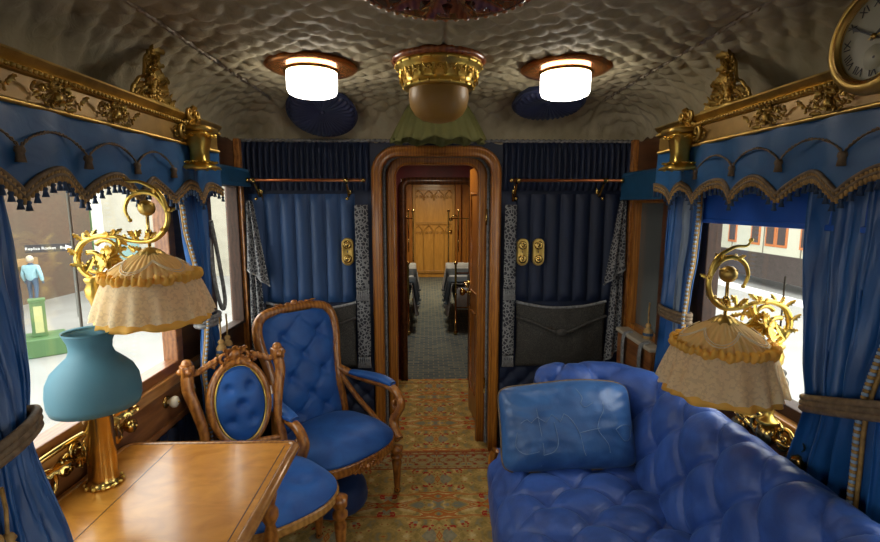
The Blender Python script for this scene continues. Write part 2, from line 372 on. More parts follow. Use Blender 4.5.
def brick_mat():
    m, nt, p = newmat('old_brick'); v = coords(nt, (1, 1, 1)); sp = N(nt, 'ShaderNodeSeparateXYZ'); nt.links.new(v, sp.inputs[0]); cb = N(nt, 'ShaderNodeCombineXYZ')
    nt.links.new(sp.outputs[0], cb.inputs[0]); nt.links.new(sp.outputs[2], cb.inputs[1])
    b = N(nt, 'ShaderNodeTexBrick'); b.inputs['Scale'].default_value = 4; b.inputs['Color1'].default_value = (.12, .058, .040, 1); b.inputs['Color2'].default_value = (.15, .088, .055, 1)
    b.inputs['Mortar'].default_value = (.10, .08, .06, 1); nt.links.new(cb.outputs[0], b.inputs['Vector'])
    c = mixc(nt, noise(nt, v, .9, 4), b.outputs[0], (.085, .075, .055)); nt.links.new(c, p.inputs['Base Color']); p.inputs['Roughness'].default_value = .9; return m

# ------------------------------------------------------------------ setting: floor, walls, ceiling
box(XL - .06, XR + .06, YB, YF + .02, -.05, 0).obj('floor', CARPET, smooth=False, kind='structure')
box(-.42, .55, YF + .02, 4.2, -.05, 0).obj('floor_vestibule', CARPET, smooth=False, kind='structure')
box(XL, XR, 4.2, 10.4, -.05, 0).obj('floor_bedroom', bedroom_carpet(), smooth=False, kind='structure')
def side_wall(name, x0, x1, zs, m):
    """solid coach side with three window openings"""
    mb = MB(); holes = [(-1.2, .1, .86, 1.72), (.75, 2.1, .86, 1.72), (2.42, 2.83, zs[0], zs[1])]
    y = YB
    for (a, b, z0, z1) in holes:
        mb.box(x0, x1, y, a, 0, 2.2); mb.box(x0, x1, a, b, 0, z0); mb.box(x0, x1, a, b, z1, 2.2); y = b
    mb.box(x0, x1, y, YF + .02, 0, 2.2)
    return mb.obj(name, m, smooth=False, kind='structure')
side_wall('wall_left', XL - .06, XL, (.88, 1.70), WOOD_D); side_wall('wall_right', XR, XR + .06, (.84, 1.62), WOOD_D)
mb = MB(); mb.box(XL, -.29, YF, YF + .06, 0, 2.2); mb.box(.40, XR, YF, YF + .06, 0, 2.2); mb.box(-.29, .40, YF, YF + .06, 1.87, 2.2)
mb.obj('wall_far', NAVY, smooth=False, kind='structure')
box(XL - .06, XR + .06, YB - .06, YB, 0, 2.2).obj('wall_back', NAVY, smooth=False, kind='structure')
# quilted ceiling
xs = np.linspace(XL, XR, 260); ys = np.linspace(YB, YF, 440); X, Y = np.meshgrid(xs, ys, indexing='ij')
def cove(t, c): t = np.clip(t / c, 0, 1); return np.sqrt(np.clip(1 - (1 - t) ** 2, 0, 1))
def ceil_z(X, Y):
    e = np.minimum(X - XL, XR - X)
    return 1.955 + .185 * cove(e, .27) * cove(YF - Y, .30) + .025 * (1 - ((X - XC) / 1.17) ** 2) * cove(YF - Y, .3)
wx = X + .020 * vnoise(X, Y, 12, 3) + .006 * vnoise(X, Y, 40, 13); wy = Y + .022 * vnoise(X, Y, 13, 4) + .006 * vnoise(X, Y, 38, 14)
H = tuft(wx - XC, wy, .125, .10, .75) * (.021 + .005 * vnoise(X, Y, 9, 15)) + .0035 * vnoise(X, Y, 60, 5)
for xs_ in (XC - .90, XC + .90, XC): H *= 1 - np.exp(-((X - xs_) / .012) ** 2)
Z = ceil_z(X, Y) - H
mb = MB().grid(np.stack([X, Y, Z], -1), flip=True); mb.box(XL - .06, XR + .06, YB, YF + .06, 2.2, 2.24)
mb.obj('ceiling', CEIL, kind='structure')
CORD = plain('ceiling_cord', (.36, .31, .23), .6, var=.3, vs=80, bs=120)
for i, xo in enumerate((-.90, .90)):
    yy = np.linspace(YB, 2.70, 260); a = yy * 160
    for k in (0,):
        P = np.stack([XC + xo + .004 * np.sin(a), yy, ceil_z(XC + xo + 0 * yy, yy) - .006 + .003 * np.cos(a)], -1)
        MB().tube(P, .007, 6).obj('trim_%d' % (i + 1), CORD, kind='structure')
# rope along the top of the far wall
xx = np.linspace(XL, XR, 300); MB().tube(np.stack([xx, YF - .012 + .003 * np.sin(xx * 200), 1.95 + .003 * np.cos(xx * 200)], -1), .009, 6).obj('trim_3', GREYTH, kind='structure')
# vestibule + bedroom shell
mb = MB(); mb.box(-.42, -.31, YF + .06, 4.2, 0, 2.2); mb.obj('wall_vestibule_left', WOOD_D, smooth=False, kind='structure')
box(.44, .55, YF + .06, 4.2, 0, 2.2).obj('wall_vestibule_right', WOOD_A, smooth=False, kind='structure')
box(-.42, .55, YF + .06, 4.2, 1.98, 2.05).obj('ceiling_vestibule', CEIL, smooth=False, kind='structure')
U, V = np.meshgrid(np.linspace(3.5, 4.2, 40), np.linspace(0, 1.95, 110), indexing='ij')
MB().grid(displace(np.stack([-.305 + 0 * U, U, V], -1), tuft(U, V, .16, .2) * .03 + .004)).obj('wall_vestibule_padding', MAROON, kind='structure')
mb = MB(); mb.box(XL, -.23, 4.2, 4.27, 0, 2.2); mb.box(.40, XR, 4.2, 4.27, 0, 2.2); mb.box(-.23, .40, 4.2, 4.27, 1.80, 2.2); mb.obj('wall_bedroom_near', MAROON, smooth=False, kind='structure')
mb = MB(); mb.box(XL - .05, XL, 4.27, 10.4, 0, 2.2); mb.obj('wall_bedroom_left', MAROON, smooth=False, kind='structure')
box(XR, XR + .05, 4.27, 10.4, 0, 2.2).obj('wall_bedroom_right', MAROON, smooth=False, kind='structure')
box(XL - .05, XR + .05, 4.2, 10.46, 2.12, 2.2).obj('ceiling_bedroom', plain('bedroom_ceiling', (.45, .38, .25), .7), smooth=False, kind='structure')
box(XL - .05, XR + .05, 10.4, 10.46, 0, 2.2).obj('wall_bedroom_far', WOOD_A, smooth=False, kind='structure')
d = bpy.data.lights.new('bedroom_fill_light', 'AREA'); d.energy = 42; d.size = .4; d.color = (1, .86, .6)  # unseen light added to brighten the far bedroom and its door
o = bpy.data.objects.new('bedroom_fill_light', d); COL.objects.link(o); o.location = (.1, 8.6, 2.08)
d = bpy.data.lights.new('bedroom_fill_light', 'AREA'); d.energy = 12; d.size = .3; d.color = (1, .92, .8)  # second added bedroom light, nearer the doorway
o = bpy.data.objects.new('bedroom_fill_light', d); COL.objects.link(o); o.location = (.1, 5.6, 2.08)
d = bpy.data.lights.new('vestibule_light', 'AREA'); d.energy = 3.5; d.size = .15; d.color = (1, .85, .65)  # area light just below the vestibule ceiling, no fixture modelled
o = bpy.data.objects.new('vestibule_light', d); COL.objects.link(o); o.location = (.05, 3.5, 1.95)

# ---- door casings (arched corners)
def arch(xa, xb, zt, r, y, n=8, z0=0.0):
    P = [(xa, y, z0 + (zt - r - z0) * t) for t in np.linspace(0, 1, 14)]
    P += [(xa + r - r * math.cos(a), y, zt - r + r * math.sin(a)) for a in np.linspace(0, PI / 2, n)[1:]]
    P += [(xa + r + (xb - xa - 2 * r) * t, y, zt) for t in np.linspace(0, 1, 10)[1:]]
    P += [(xb - r + r * math.sin(a), y, zt - r + r * math.cos(a)) for a in np.linspace(0, PI / 2, n)[1:]]
    P += [(xb, y, zt - r - (zt - r - z0) * t) for t in np.linspace(0, 1, 14)[1:]]
    return np.array(P)
prof = [(-.040, -.05), (-.040, .014), (-.032, .026), (-.022, .020), (-.008, .022), (.008, .034), (.022, .036), (.034, .026), (.040, .010), (.040, 0)]
prof_in = [(a * .78, -b) for a, b in prof]
df = MB().sweep(arch(-.307, .413, 1.892, .13, YF), prof_in, (0, 1, 0)).obj('door_1', WOOD_A, kind='structure')
mb = MB(); mb.sweep(arch(-.230, .345, 1.852, .10, 3.06), [(-.030, .03), (-.030, -.02), (-.02, -.034), (-.006, -.028), (.008, -.034), (.022, -.034), (.030, -.02), (.030, .03)], (0, 1, 0))
mb.obj('inner_moulding', WOOD_A, df)
P = arch(-.272, .378, 1.872, .115, 3.02); MB().tube(P, .010, 6).obj('grey_rope', GREYTH, df)
mb = box(-.31, -.255, 3.05, 3.09, 0, 1.98); mb.box(-.31, .44, 3.05, 3.09, 1.875, 1.98); mb.obj('wall_vestibule_reveal', NAVY, smooth=False, kind='structure')
MB().sweep(arch(-.215, .385, 1.775, .06, 4.19), [(-.03, -.0), (-.03, -.03), (.03, -.03), (.03, 0)], (0, 1, 0)).obj('door_2', WOOD_D, kind='structure')
# open door leaf, hinged on the right jamb
leaf = thing('door_leaf', 'open narrow amber wooden door swung back into the vestibule on the right', 'door', (.388, 3.02, 0), math.atan2(.57, -.062))
L = .565
mb = box(0, L, -.018, .018, .01, 1.83); mb.obj('panel', WOOD_A, leaf, bevel=.004, smooth=False)
for (a, b, c, e) in ((.09, .27, .2, .8), (.31, .48, .2, .8), (.09, .48, .95, 1.65)):
    P = np.array([(a, .019, c), (a, .019, e), (b, .019, e), (b, .019, c)]); mm = MB()
    for i in range(4):
        q = P[i]; r = P[(i + 1) % 4]; mm.tube([q, (q + r) / 2, r], .009, 6)
    mm.obj('panel_moulding', WOOD, leaf)
for z in (.4, 1.5):
    MB().tube([(0, .02, z - .05), (0, .02, z), (0, .02, z + .05)], .008, 8).obj('hinge', BRASS, leaf)
hp = MB().lathe([(0, 0), (.03, 0), (.032, .006), (.012, .012), (.01, .035), (.022, .045), (.03, .06), (.024, .075), (0, .08)], (L - .05, .018, .93), 20, Matrix.Rotation(-PI / 2, 4, 'X')); hp.obj('door_knob', BRASS, leaf, label='polished brass door knob')
mb = MB(); mb.box(L - .075, L - .025, .018, .023, .82, 1.06); mb.obj('lock_plate', BRASS, leaf, smooth=False, bevel=.003)
mb = MB(); mb.lathe([(0, 0), (.018, 0), (.012, .01), (.012, .05), (0, .05)], (L - .05, .018, 1.0), 14, Matrix.Rotation(-PI / 2, 4, 'X')); mb.tube([(L - .05, .06, 1.0), (L - .09, .064, 1.0), (L - .14, .062, .985)], .009, 8); mb.obj('lever_handle', BRASS, leaf)

# far bedroom door with gothic tracery
fd = thing('panelled_door', 'honey coloured door with pointed gothic tracery at the end of the far bedroom', 'door', (.125, 10.36, 0))
box(-.44, .44, -.02, .02, 0, 1.98).obj('panel', FAR_DOOR, fd, smooth=False, bevel=.005)
FDM = wood('honey_wood_moulding', (.36, .17, .03), (.52, .27, .05), (3, 3, .5), .35, .4)
mb = MB()
for x in (-.22, 0, .22): mb.box(x - .014, x + .014, -.045, -.02, .15, .95)
for z in (.12, 1.17, 1.9): mb.box(-.42, .42, -.045, -.02, z - .03, z + .03)
for x in (-.42, .42): mb.box(x - .03, x + .03, -.05, -.02, 0, 1.96)
mb.obj('rails', FDM, fd, smooth=False, bevel=.004)
for i, z0, h in [(i, .90, .22) for i in range(4)] + [(i, 1.66, .20) for i in range(4)]:
    c = -.33 + .22 * i; mb = MB()
    for s in (-1, 1):
        P = [(c + s * .10, -.035, z0), (c + s * .095, -.035, z0 + h * .45), (c + s * .06, -.035, z0 + h * .75), (c, -.035, z0 + h)]
        mb.tube(smooth_path(P, 12), .013, 6)
        mb.spiral((c + s * .045, -.035, z0 + h * .3), (1, 0, 0), (0, 0, 1), .038, .010, 0, PI * 2, .009, .006, 14, 5)
    mb.obj('tracery_arch', FDM, fd)
mb = MB()
for s in (-1, 1): mb.box(s * .52 - .06, s * .52 + .06, -.07, .03, 0, 2.1)
mb.box(-.58, .58, -.07, .03, 2.02, 2.1); mb.obj('door_frame', WOOD_A, fd, smooth=False, bevel=.006)
MB().ball((.36, -.06, 1.0), .035, 12).obj('door_knob', BRASS, fd)

# beds either side of the far gangway
BEDW = plain('white_bedlinen', (.42, .43, .43), .8, var=.2, vs=12, bs=20, bst=.6, bd=.02); BEDG = plain('grey_blue_blanket', (.028, .042, .055), .85, var=.35, vs=9)
def bed(x, sgn, label):
    t = thing('brass_bed', label, 'bed', (x, 5.68, 0), 0, 'beds in the far bedroom'); s = sgn
    L = 2.0; w = .72
    U, V = np.meshgrid(np.linspace(0, 1, 30), np.linspace(0, 1, 26), indexing='ij')
    q = V * (w + .5) - .42
    def drape(lo):
        yy = .05 + U * L
        xx = np.where(q < .02, -.04 - .03 * np.sin(U * 30) * np.clip(-q * 3, 0, 1) - .12 * np.clip(-q, 0, 1), q - .06)
        zz = np.where(q < 0, .62 + np.maximum(q, -lo), .62 + .03 * np.sin(U * 9))
        return np.stack([-s * xx * -1, yy, zz], -1)
    P = drape(.40); MB().grid(P).obj('bedspread', BEDW, t, solid=.012)
    q0 = q
    P2 = drape(.27).copy(); P2[..., 0] -= s * (.018 + .02 * np.sin(U * 7)) * (q < .02); P2[..., 2] += .02; P2[..., 1] = .05 + (P2[..., 1] - .05) * .55
    MB().grid(P2).obj('blanket', BEDG, t, solid=.012, label='dark blue-grey blanket hanging over the side')
    mb = MB(); mb.box(min(0, s * w) + .01, max(0, s * w) - .01, .04, L + .02, .30, .58); mb.obj('mattress', BEDW, t, bevel=.03)
    for yy, h in ((0, .86), (L + .06, 1.45)):
        for xx in (0, s * w):
            mb = MB().tube([(xx, yy, .03), (xx, yy, h / 2), (xx, yy, h)], .013, 10); mb.ball((xx, yy, h + .02), .024, 10); mb.ball((xx, yy, .03), .03, 10)
            mb.ball((xx, yy, .5), .02, 8); mb.obj('bed_post', BRASS, t)
        mb = MB()
        for z in (.34, h - .1): mb.tube([(0, yy, z), (s * w / 2, yy, z), (s * w, yy, z)], .009, 8)
        for k in range(1, 5): mb.tube([(s * w * k / 5, yy, .34), (s * w * k / 5, yy, h / 2), (s * w * k / 5, yy, h - .1)], .005, 6)
        mb.obj('bed_rail', BRASS, t)
    return t
bed(-.24, -1, 'low brass bed with draped dark blanket on the left of the far gangway'); bed(.33, 1, 'low brass bed with draped dark blanket on the right of the far gangway')
def sconce(x, y, z, s, label):
    t = thing('wall_sconce', label, 'sconce', (x, y, z))
    mb = MB(); mb.tube([(0, 0, -.5), (0, 0, -.2), (0, 0, .15)], .012, 8); mb.ball((0, 0, .17), .022, 8); mb.obj('pole', BRASS, t)
    mb = MB(); P = smooth_path([(0, 0, .05), (-s * .06, 0, .1), (-s * .12, 0, .06), (-s * .13, 0, 0)], 14); mb.tube(P, .008, 6); mb.lathe([(0, 0), (.03, .01), (.036, .05), (.03, .05)], (-s * .13, 0, 0), 10); mb.obj('arm', BRASS, t)
sconce(-.32, 7.85, 1.3, 1, 'slim brass pole with candle arm beside the left bed head'); sconce(.50, 7.85, 1.3, 1, 'slim brass pole with candle arm beside the right bed head')

# ------------------------------------------------------------------ windows of the saloon
def window(n, xw, s, y0, y1, z0, z1, w=.05, pm=PANE, pw=WOOD_A):
    """s=+1 when the room lies at +x of the wall"""
    x0, x1 = sorted((xw - s * .045, xw + s * .018)); mb = MB()
    mb.box(x0, x1, y0, y0 + w, z0, z1); mb.box(x0, x1, y1 - w, y1, z0, z1); mb.box(x0, x1, y0 + w, y1 - w, z0, z0 + w * .9); mb.box(x0, x1, y0 + w, y1 - w, z1 - w, z1)
    f = mb.obj('window_%d' % n, pw, smooth=False, bevel=.004, kind='structure')
    xg = xw - s * .02
    box(xg - .002, xg + .002, y0 + w, y1 - w, z0 + w * .9, z1 - w).obj('pane', pm, f, smooth=False)
    return f
window(1, XL, 1, .75, 2.1, .86, 1.72, pw=WOOD_P); window(2, XR, -1, .75, 2.1, .86, 1.72, pw=FRAME_D)
window(3, XL, 1, 2.42, 2.83, .88, 1.70, .022, pw=FRAME_D); window(4, XR, -1, 2.42, 2.83, .84, 1.62, .035, pm=PANE_G)
window(5, XL, 1, -1.2, .1, .86, 1.72); window(6, XR, -1, -1.2, .1, .86, 1.72)
# sills and panelling under them
mb = box(XL, XL + .035, -1.3, 2.26, .815, .865); mb.obj('trim_4', WOOD_S, smooth=False, bevel=.006, kind='structure')
mb = box(XL, XL + .018, -1.3, 2.26, .66, .815); mb.box(XL, XL + .026, -1.3, 2.26, .645, .672); mb.obj('trim_5', WOOD_P, smooth=False, bevel=.003, kind='structure')
mb = box(XR - .05, XR, -1.3, 2.26, .79, .865); mb.obj('trim_6', WOOD_S, smooth=False, bevel=.006, kind='structure')
mb = box(XR - .018, XR, -1.3, 2.26, .45, .79); mb.obj('trim_7', WOOD_P, smooth=False, bevel=.003, kind='structure')
# amber posts at the coach corners
for k, (x0, x1, z0) in enumerate(((XL, XL + .035, .5), (XR - .035, XR, .5))):
    box(x0, x1, 2.835, 2.872, z0, 1.95).obj('trim_%d' % (8 + k), WOOD, smooth=False, bevel=.004, kind='structure')
mb = box(XL, XL + .03, 2.30, 2.44, .1, 1.95); mb.obj('trim_10', WOOD_D, smooth=False, kind='structure')
mb = box(XR - .03, XR, 2.30, 2.44, .1, 1.95); mb.obj('trim_11', WOOD_D, smooth=False, kind='structure')
# buttoned padding under the left windows
U, V = np.meshgrid(np.linspace(1.5, YF, 170), np.linspace(.08, .645, 60), indexing='ij')
MB().grid(displace(np.stack([XL + .008 + 0 * U, U, V], -1), tuft(U, V, .14, .9, .8) * .035)).obj('wall_left_padding', NAVY, kind='structure')
U, V = np.meshgrid(np.linspace(2.25, YF, 80), np.linspace(.08, .6, 60), indexing='ij')
MB().grid(displace(np.stack([XR - .008 + 0 * U, U, V], -1), -tuft(U, V, .14, .2, .8) * .03)).obj('wall_right_padding', NAVY, kind='structure')

# ------------------------------------------------------------------ far wall dressing
def channels(x0, x1, z0, z1, n, m, name):
    U, V = np.meshgrid(np.linspace(x0, x1, n * 12 + 1), np.linspace(z0, z1, 30), indexing='ij')
    t = (U - x0) / (x1 - x0) * n; h = np.abs(np.sin(PI * t)) ** .6 * .028 * np.clip((z1 - V) / .04, 0.1, 1) ** .5 * np.clip((V - z0) / .04, .1, 1) ** .5
    return MB().grid(np.stack([U, YF - .003 - h, V], -1)).obj(name, m, kind='structure')
channels(-1.07, -.44, .98, 1.64, 7, PANEL, 'wall_far_channels_left'); channels(.535, 1.17, .98, 1.64, 7, NAVY, 'wall_far_channels_right')
channels(XL, -.345, 1.66, 1.94, 22, NAVY, 'wall_far_frieze_left'); channels(.45, XR, 1.66, 1.94, 22, NAVY, 'wall_far_frieze_right')
for a, b, nm in ((XL, -.345, 'left'), (.45, XR, 'right')):
    U, V = np.meshgrid(np.linspace(a, b, 90), np.linspace(.05, .56, 60), indexing='ij')
    P = np.stack([U, YF - .003 - tuft(U, V, .13, .13) * .03, V], -1); MB().grid(P).obj('wall_far_buttoned_' + nm, NAVY, kind='structure')
def luggage_rod(x0, x1, label):
    t = thing('curtain_rod', label, 'rod', (x0, YF - .12, 1.715), 0, 'copper rods on the far wall'); L = x1 - x0
    MB().tube([(0, 0, 0), (L / 2, 0, 0), (L, 0, 0)], .009, 10).obj('rod', plain('copper', (.48, .17, .06), .3, .8), t)
    for x in (.035, L - .1):
        mb = MB().tube(smooth_path([(x, .115, -.075), (x, .09, -.09), (x, .05, -.05), (x, .01, -.012)], 14), .007, 8)
        mb.tube([(x - .012, 0, 0), (x, 0, 0), (x + .012, 0, 0)], .015, 10); mb.ball((x, .03, -.105), .010); mb.box(x - .012, x + .012, .108, .118, -.12, .02); mb.obj('bracket', BRASS, t)
    for x in (0, L): MB().ball((x, 0, 0), .014, 10).obj('finial', BRASS, t)
luggage_rod(-1.03, -.37, 'thin copper rod on brass brackets left of the doorway'); luggage_rod(.485, 1.13, 'thin copper rod on brass brackets right of the doorway')
def net(x0, x1, z0, z1, label):
    t = thing('luggage_net', label, 'net', ((x0 + x1) / 2, YF - .035, z0), 0, 'net pockets on the far wall'); w = (x1 - x0) / 2; h = z1 - z0
    U, V = np.meshgrid(np.linspace(-1, 1, 50), np.linspace(0, 1, 26), indexing='ij')
    sag = .04 * (1 - U ** 2) * V ** 2
    P = np.stack([U * w * (1 - .03 * np.sin(V * PI)), -.005 - .025 * np.sin(PI * V ** .8) * (1 - U ** 4), V * h - sag], -1)
    P[..., 1] += .005 * vnoise(U * 4, V * 4, 2, 8); MB().grid(P).obj('mesh_pocket', NET, t, solid=.003)
    Pt = P[:, -1].copy(); MB().tube(Pt, .009, 6).obj('top_cord', GREYTH, t)
    c = h * .64; S = smooth_path([(-w, -.02, h * .78), (-w * .6, -.035, c + .02), (0, -.05, c - .04), (w * .6, -.035, c + .02), (w, -.02, h * .78)], 30)
    mb = MB().tube(S, .009, 7); mb.ball((0, -.05, c - .04), (.04, .012, .025)); mb.obj('gathered_band', plain('net_band', (.05, .046, .04), .8, var=.4, vs=70), t)
net(-.985, -.44, .575, .985, 'charcoal net pocket behind the armchair left of the doorway'); net(.54, 1.10, .575, .985, 'charcoal net pocket above the sofa right of the doorway')
def lace_strap(x, w, z0, z1, label):
    t = thing('lace_strap', label, 'strap', (x, YF - .02, 0), 0, 'lace straps beside the doorway')
    zm = z0 + (z1 - z0) * .50
    for (a, b, yo) in ((zm, z1, -.03), (z0 + .08, zm + .02, -.018)):
        U, V = np.meshgrid(np.linspace(-1, 1, 8), np.linspace(a, b, 30), indexing='ij')
        P = np.stack([U * w / 2, yo - .03 - .005 * np.sin(V * 30) - .006 * np.cos(U * 3), V], -1); MB().grid(P).obj('band', LACE_G, t, solid=.004)
        for k in range(6): MB().lathe([(0, 0), (.006, -.005), (.004, -.02), (.009, -.07), (0, -.07)], (-w / 2 + w * (k + .5) / 6, yo - .03, a), 8).obj('tassel', GREYTH, t)
lace_strap(-.392, .078, .57, 1.575, 'grey and black patterned lace strap hanging left of the doorway'); lace_strap(.492, .07, .57, 1.575, 'grey and black patterned lace strap hanging right of the doorway')
def corner_lace(x, s, label):
    t = thing('corner_lace', label, 'lace', (x, YF - .05, 0), 0, 'grey lace drapes in the far corners')
    for (za, zb, w0, w1) in ((1.20, 1.60, .12, .03), (.72, 1.24, .10, .05)):
        U, V = np.meshgrid(np.linspace(0, 1, 16), np.linspace(0, 1, 20), indexing='ij')
        P = np.stack([s * (.01 + U * (w1 + (w0 - w1) * (1 - V))), -.03 - .015 * np.sin(U * 12) - .04 * (1 - V), za + (zb - za) * V - U * .1 * (1 - V)], -1)
        MB().grid(P).obj('drape', LACE_G, t, solid=.004)
        e = P[:, 0]; MB().tube(e, .006, 6).obj('fringe_edge', GREYTH, t)
corner_lace(XL + .045, 1, 'grey lace drape hanging in the far left corner by the window'); corner_lace(XR - .045, -1, 'grey lace drape hanging in the far right corner by the window')
def bell_plate(x, z, label):
    t = thing('bell_plate', label, 'bell push', (x, YF - .03, z), 0, 'brass bell plates on the far wall'); w, h = .036, .085; P = []
    for a in np.linspace(0, PI, 10): P.append((w * math.cos(a), 0, h - w + w * math.sin(a)))
    for a in np.linspace(PI, 2 * PI, 10): P.append((w * math.cos(a), 0, -h + w + w * math.sin(a)))
    P = np.array(P); G = np.stack([P * .02, P * .8 + [0, -.011, 0], P * .96 + [0, -.009, 0], P, P + [0, .03, 0]], 1); MB().grid(G, cu=True, flip=True).obj('plate', GOLD_OLD, t, angle=40)
    R = Matrix.Rotation(PI / 2, 4, 'X')
    for zz in (.042, -.042):
        MB().lathe([(.0, 0), (.024, 0), (.026, .004), (.022, .009), (.014, .008), (.010, .006), (.008, .014), (0, .015)], (0, -.010, zz), 18, R).obj('button', BRASS, t)
bell_plate(-.485, 1.295, 'brass bell plate with two buttons left of the doorway')
bell_plate(.575, 1.29, 'brass bell plate nearest the doorway on its right'); bell_plate(.672, 1.29, 'brass bell plate further right of the doorway')

# blinds
def blind(x, y0, y1, z0, z1, s, label, m=BLIND):
    t = thing('roller_blind', label, 'blind', (x, (y0 + y1) / 2, z0)); w = (y1 - y0) / 2; h = z1 - z0
    MB().tube([(0, -w, h), (0, 0, h), (0, w, h)], .022, 12).obj('roller', m, t)
    box(s * .018, s * .024, -w, w, 0, h).obj('cloth', m, t, smooth=False); box(s * .014, s * .03, -w, w, -.012, .006).obj('batten', m, t, smooth=False, bevel=.003)
blind(XL + .05, 2.30, 2.87, 1.69, 1.76, 1, 'rolled blue blind over the far left window')
blind(XR - .06, 2.33, 2.86, 1.615, 1.74, -1, 'short blue blind over the far right window')
blind(XR - .05, 1.15, 2.08, 1.515, 1.70, -1, 'bright blue blind at the top of the large right window', plain('bright_blue_blind', (.012, .10, .50), .5, var=.1))
# small sill box with leather straps beneath the far right window
t = thing('strap_box', 'dark wooden sill box with grey lifting straps beneath far right window', 'box', (XR - .055, 2.5, .62))
box(-.03, .04, -.13, .30, 0, .20).obj('body', WOOD_P, t, smooth=False, bevel=.006); box(-.04, .04, -.14, .31, .20, .225).obj('lid', plain('pale_pad', (.42, .36, .27), .6), t, smooth=False, bevel=.008)
for y in (-.05, .17): MB().tube(smooth_path([(.0, y, .23), (-.045, y, .21), (-.05, y, .1), (-.045, y, .0)], 12), .02, 8, flat=.3, up=(0, 1, 0)).obj('strap', GREYTH, t)

# ------------------------------------------------------------------ cornices, crests, valances
def cornice(side, label):
    s = 1 if side == 'left' else -1; xw = XL if side == 'left' else XR; y0, y1 = .35, 2.25
    t = thing('gilded_cornice', label, 'cornice', (xw, y0, 1.81), 0, 'gilded window cornices'); L = y1 - y0; D = .16
    def q(x, y, z): return (s * x, y, z)
    mb = MB(); xs_ = sorted((0, s * D)); mb.box(xs_[0], xs_[1], 0, L, 0.005, .072); mb.obj('frieze', GOLD_PALE, t, smooth=False)
    pr = [(D - .005, .070), (D + .010, .074), (D + .014, .084), (D + .006, .090), (D + .016, .098), (D + .026, .110), (D + .024, .116), (.0, .116), (0, .07)]
    G = np.array([[q(a, y, b) for a, b in pr] for y in (0, L)]); mb = MB().grid(G, cv=True, flip=(s < 0)); mb.add(G[1], [tuple(range(len(pr)))]); mb.obj('crown_moulding', GOLD_OLD, t, angle=35)
    mb = MB()
    for y in np.arange(.01, L, .016): mb.ball(q(D + .014, y, .082), .0068, 6)
    mb.obj('bead_row', GOLD_OLD, t)
    MB().tube([q(D + .003, 0, .004), q(D + .003, L / 2, .004), q(D + .003, L, .004)], .007, 8).obj('lower_moulding', GOLD_OLD, t)
    for k in range(7):
        yc = 1.42 - k * .235 if k else 1.60
        mb = MB(); mb.foliage(q(D + .002, yc, .010), (0, 1, 0), (0, 0, 1), (s, 0, 0), .17, .056, 30, np.random.default_rng(20), tri=False, sz=.70)
        mb.ball(q(D + .006, yc, .038), (.010, .012, .016)); mb.obj('applied_ornament', GOLD_OLD, t)
    # tall openwork crest standing on the crown
    yc = 1.78 - y0; zc = .116; mb = MB(); xo = D - .015
    for k_, (ww, hh_, nn) in enumerate(((.27, .10, 34), (.15, .185, 34), (.20, .14, 26))): mb.foliage(q(xo, yc, zc + .008), (0, 1, 0), (0, 0, 1), (s, 0, 0), ww, hh_, nn, np.random.default_rng(31 + k_), sz=1.15)
    mb.ball(q(xo + .004, yc, zc + .085), (.012, .022, .030), 12); mb.leaf(q(xo, yc, zc + .13), (0, 0, 1), (s, 0, 0), .06, .020, .6)
    for a in (-1, 1): mb.spiral(q(xo, yc + a * .095, zc + .03), (0, a, 0), (0, 0, 1), .030, .007, -2.2, 4.6, .007, .004, 24, 6)
    for a in (-1, 1): mb.tube(smooth_path([q(xo, yc + a * .13, zc + .01), q(xo, yc + a * .08, zc + .07), q(xo, yc + a * .045, zc + .09), q(xo, yc + a * .03, zc + .15), q(xo, yc, zc + .175)], 24), .006, 6)
    mb.tube([q(xo, yc, zc), q(xo, yc, zc + .09), q(xo, yc, zc + .16)], .012, 6)
    mb.box(*sorted((s * (xo - .02), s * (xo + .02))), yc - .14, yc + .14, zc, zc + .012); mb.obj('crest', GOLD_OLD, t, label='tall pierced gilt crest of scrolls and leaves')
    # corner capital
    yc = 1.975 - y0; xo = D + .045; C = q(xo, yc, 0)
    mb = MB(); pr = [(.0, .05), (.042, .05), (.043, .040), (.037, .034), (.034, .015), (.028, -.02), (.028, -.055), (.038, -.072), (.056, -.082), (.062, -.092), (.0, -.094)]
    for k in range(4): pass
    G = []
    for r, z in pr[::-1]:
        ring = []
        for a in np.linspace(0, 2 * PI, 28, endpoint=False):
            ca, sa = math.cos(a), math.sin(a); n = (abs(ca) ** 5 + abs(sa) ** 5) ** (-1 / 5) * 1.08
            ring.append((C[0] + r * n * ca, C[1] + r * n * sa, z))
        G.append(ring)
    mb.grid(np.array(G), cv=True, flip=True); mb.obj('corner_capital', GOLD, t, label='bright gilt bell-shaped capital hanging from the cornice')
    mb = MB()
    for k in range(8):
        a = k * PI / 4; dd = (math.cos(a), math.sin(a), -.55); b = (C[0] + .03 * dd[0], C[1] + .03 * dd[1], -.062)
        mb.leaf(b, dd, (0, 0, 1), .048, .017, .9); mb.ball((C[0] + .056 * dd[0], C[1] + .056 * dd[1], -.088), .009, 8)
        mb.leaf((C[0] + .036 * dd[0], C[1] + .036 * dd[1], .03), (dd[0], dd[1], .6), (0, 0, -1), .04, .016, .6)
    mb.obj('capital_leaves', GOLD, t)
    mb = MB()
    mb.foliage(q(D + .012, yc + .01, .03), (0, 1, 0), (0, 0, 1), (s, 0, 0), .22, .11, 34, np.random.default_rng(41), sz=.9)
    for a in (-1, 1):
        mb.spiral(q(D + .02, yc + a * .07, .05), (0, a, 0), (0, 0, 1), .03, .006, -2, 4.5, .008, .004, 22); mb.spiral(q(D + .03, yc + a * .03, .12), (0, a, 0), (0, 0, 1), .022, .006, -2, 4.5, .007, .004, 22)
        mb.leaf(q(D + .01, yc, .1), (0, a, .6), (s, 0, 0), .06, .018, .7)
